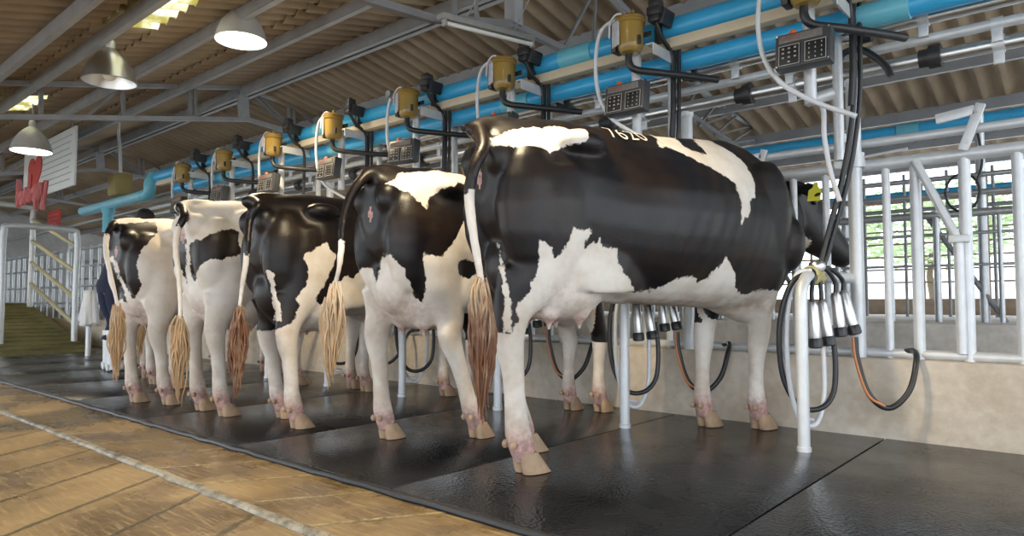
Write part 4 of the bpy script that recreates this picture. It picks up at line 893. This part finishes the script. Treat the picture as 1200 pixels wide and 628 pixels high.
# freeze-brand digits laid on the back
def brand(cowobj, text, u0, v0, size):
    root, bo, S = cowobj
    cu = bpy.data.curves.new('t', 'FONT'); cu.body = text; cu.size = size; cu.extrude = 0; cu.space_character = 1.1; cu.offset = -.001
    to = bpy.data.objects.new('t', cu); COL.objects.link(to); me = bpy.data.meshes.new_from_object(to.evaluated_get(bpy.context.evaluated_depsgraph_get())); bpy.data.objects.remove(to)
    bm = bmesh.new(); bm.from_mesh(me); bmesh.ops.triangulate(bm, faces=bm.faces[:])
    for _ in range(3): bmesh.ops.subdivide_edges(bm, edges=[e for e in bm.edges if e.calc_length() > .012], cuts=1, use_grid_fill=False); bmesh.ops.triangulate(bm, faces=bm.faces[:])
    tree = BVHTree.FromPolygons([v.co for v in bo.data.vertices], [tuple(p.vertices) for p in bo.data.polygons])
    for v in bm.verts:
        y = u0+v.co.x; a = v0-v.co.y*1.0
        o_ = Vector((a+.02, y, 1.9)); h_ = tree.ray_cast(o_, Vector((0, 0, -1)))
        if h_[0] is None: h_ = (Vector((a, y, 1.5)), Vector((0, 0, 1)))
        v.co = h_[0]+h_[1]*.007
    me2 = bpy.data.meshes.new('freeze_brand'); bm.to_mesh(me2); bm.free(); me2.materials.append(mat('white_brand', (.75, .70, .60), .7))
    o = bpy.data.objects.new('freeze_brand', me2); COL.objects.link(o); o.parent = root; o['label'] = 'white freeze-branded digits on the back'
brand(cow1, '7620 1', .33, .13, .118)

# ---- cow 2
O2 = (-2.70, 2.32); Y2 = 0.0; S2 = .92
W = [(400, 300), (430, 298), (438, 322), (443, 300), (446, 286), (460, 298), (472, 312), (481, 330), (489, 350), (497, 378), (499, 330), (497, 295), (506, 299), (518, 299), (532, 283), (540, 265), (547, 252), (556, 275), (575, 300), (700, 330), (700, 900), (300, 900)]
Wt = [(452, 197), (470, 180), (546, 180), (560, 200), (550, 214), (535, 213), (523, 217), (510, 219), (503, 224), (501, 243), (494, 235), (489, 228), (480, 214), (466, 206)]
Wm = [(548, 255), (562, 262), (562, 330), (548, 335), (530, 300)]
Bc = [(537, 305), (546, 303), (556, 306), (558, 318), (550, 326), (538, 322)]
tp2 = tail_from([((423, 212), -.36), ((410, 232), -.42), ((402, 262), -.47), ((400, 290), -.50), ((397, 315), -.52), ((392, 335), -.52), ((386, 352), -.52)], O2, Y2, S2)
cow2 = cow(O2, Y2, S2, [(-2.54, 2.65), (-2.88, 2.32), (-2.52, 3.80), (-2.72, 3.74)], 'black', dict(flip=[W, Wt, Wm], back=[Bc]), default_head(-.1, .05), tp2, .62, 'second cow from the camera, black rump split by a white udder and white back stripe', udder=1.05, hair=hair2)
# ---- cow 3
O3 = (-3.65, 2.20); Y3 = 0.0; S3 = .885
W = [(250, 388), (315, 391), (328, 384), (339, 379), (347, 370), (352, 356), (345, 350), (352, 343), (360, 330), (361, 315), (355, 298), (364, 294), (373, 287), (383, 282), (387, 292), (394, 300), (391, 312), (386, 322), (378, 340), (371, 352), (376, 357), (386, 345), (395, 335), (405, 320), (414, 325), (420, 318), (440, 330), (500, 340), (500, 900), (200, 900)]
Wb = [(313, 315), (319, 318), (326, 350), (330, 375), (322, 375), (318, 340)]
tp3 = tail_from([((303, 240), -.36), ((293, 256), -.40), ((290, 285), -.44), ((288, 312), -.44), ((283, 340), -.44), ((280, 365), -.44), ((278, 385), -.44)], O3, Y3, S3)
cow3 = cow(O3, Y3, S3, [(-3.50, 2.17), (-3.88, 2.30), (-3.62, 3.72), (-3.85, 3.66)], 'black', dict(flip=[W, Wb]), default_head(.0, .1), tp3, .60, 'third cow from the camera, mostly black with one jagged white flank patch', udder=1.15, hair=hair1)
# ---- cow 4
O4 = (-4.38, 2.13); Y4 = math.radians(5); S4 = .90
Bp = [(223, 278), (228, 273), (236, 276), (245, 271), (256, 269), (264, 266), (273, 264), (280, 270), (281, 282), (282, 297), (277, 301), (270, 299), (258, 304), (248, 302), (240, 305), (235, 309), (232, 318), (229, 324), (224, 312), (222, 295)]
Bl = [(180, 262), (205, 258), (217, 268), (218, 300), (219, 325), (213, 310), (208, 300), (180, 300)]
tp4 = tail_from([((216, 254), -.35), ((209, 268), -.39), ((206, 292), -.42), ((209, 320), -.42), ((211, 350), -.42), ((211, 378), -.42), ((211, 395), -.42)], O4, Y4, S4)
cow4 = cow(O4, Y4, S4, [(-4.22, 2.10), (-4.56, 2.11), (-4.52, 3.42), (-4.76, 3.46)], 'white', dict(flip=[Bp, Bl]), default_head(.0, .1), tp4, .42, 'white cow fourth in the row with one black patch on its hip', udder=1.15, hair=hair2)
# ---- cow 5
O5 = (-5.14, 1.99); Y5 = math.radians(9); S5 = .855
Bp = [(122, 250), (185, 250), (186, 266), (180, 276), (170, 285), (163, 297), (160, 308), (163, 320), (167, 332), (162, 342), (158, 348), (150, 335), (142, 315), (138, 300), (134, 288), (127, 285)]
Bs = [(110, 285), (128, 292), (133, 300), (140, 318), (146, 335), (149, 352), (139, 346), (131, 325), (126, 305), (110, 300)]
tp5 = tail_from([((132, 265), -.34), ((126, 274), -.38), ((124, 292), -.42), ((128, 315), -.43), ((134, 340), -.43), ((138, 362), -.43), ((138, 380), -.43)], O5, Y5, S5)
cow5 = cow(O5, Y5, S5, [(-4.99, 2.07), (-5.29, 1.97), (-5.32, 3.3), (-5.56, 3.35)], 'white', dict(flip=[Bp, Bs]), default_head(.0, .1), tp5, .45, 'white cow fifth in the row with black hip and tail base', udder=.95, hair=hair2)
# ---- cows 6, 7 and one behind the gate
td = [(0, -.22, 1.47), (0, -.30, 1.465), (0, -.36, 1.38), (0, -.41, 1.2), (0, -.42, 1.0), (0, -.42, .85), (0, -.42, .72)]
cow((-6.12, 2.60), math.radians(17), .84, [(-5.90, 2.52), (-6.32, 2.50), (-6.36, 3.72), (-6.60, 3.70)], 'white', dict(flip=[[(170, 262), (260, 262), (260, 330), (200, 330)]]), default_head(0, .1), td, .4, 'sixth cow in the row, only its lower hind legs showing', vox=.017, hair=hair2)
cow((-7.06, 2.82), math.radians(28), .82, [(-6.90, 2.66), (-7.12, 2.60), (-7.48, 3.80), (-7.70, 3.70)], 'white', dict(flip=[[(120, 262), (180, 262), (180, 300), (140, 330)]]), default_head(0, .1), td, .4, 'farthest cow of the row, its pink hind hooves showing beside the worker', vox=.017, hair=hair2)
cow((-15.2, .6), math.radians(-35), .9, [(-15.0, .75), (-15.2, .65), (-14.3, 1.85), (-14.5, 1.95)], 'black', dict(flip=[[(0, 300), (30, 300), (30, 330), (0, 330)]]), default_head(0, .15), td, .5, 'black cow waiting behind the gate at the far left edge', vox=.02, hair=hair2)

# ================================================================ LIGHT, WORLD, CAMERA
w = bpy.data.worlds.new('World'); sc.world = w; w.use_nodes = True; nt = w.node_tree; bg = nt.nodes['Background']
bg.inputs[0].default_value = (.86, .93, 1.0, 1); bg.inputs[1].default_value = 3.7
cam = bpy.data.cameras.new('Camera'); co_ = bpy.data.objects.new('Camera', cam); COL.objects.link(co_)
cam.sensor_width = 36; cam.lens = 24; cam.clip_start = .05; cam.clip_end = 300; cam.dof.use_dof = False
fwd = FW*math.cos(PITCH)+Vector((0, 0, math.sin(PITCH))); co_.location = EYE; co_.rotation_euler = fwd.to_track_quat('-Z', 'Y').to_euler(); sc.camera = co_
sc.view_settings.view_transform = 'Standard'; sc.view_settings.look = 'None'; sc.view_settings.gamma = 1; sc.view_settings.use_curve_mapping = False; sc.view_settings.exposure = 0
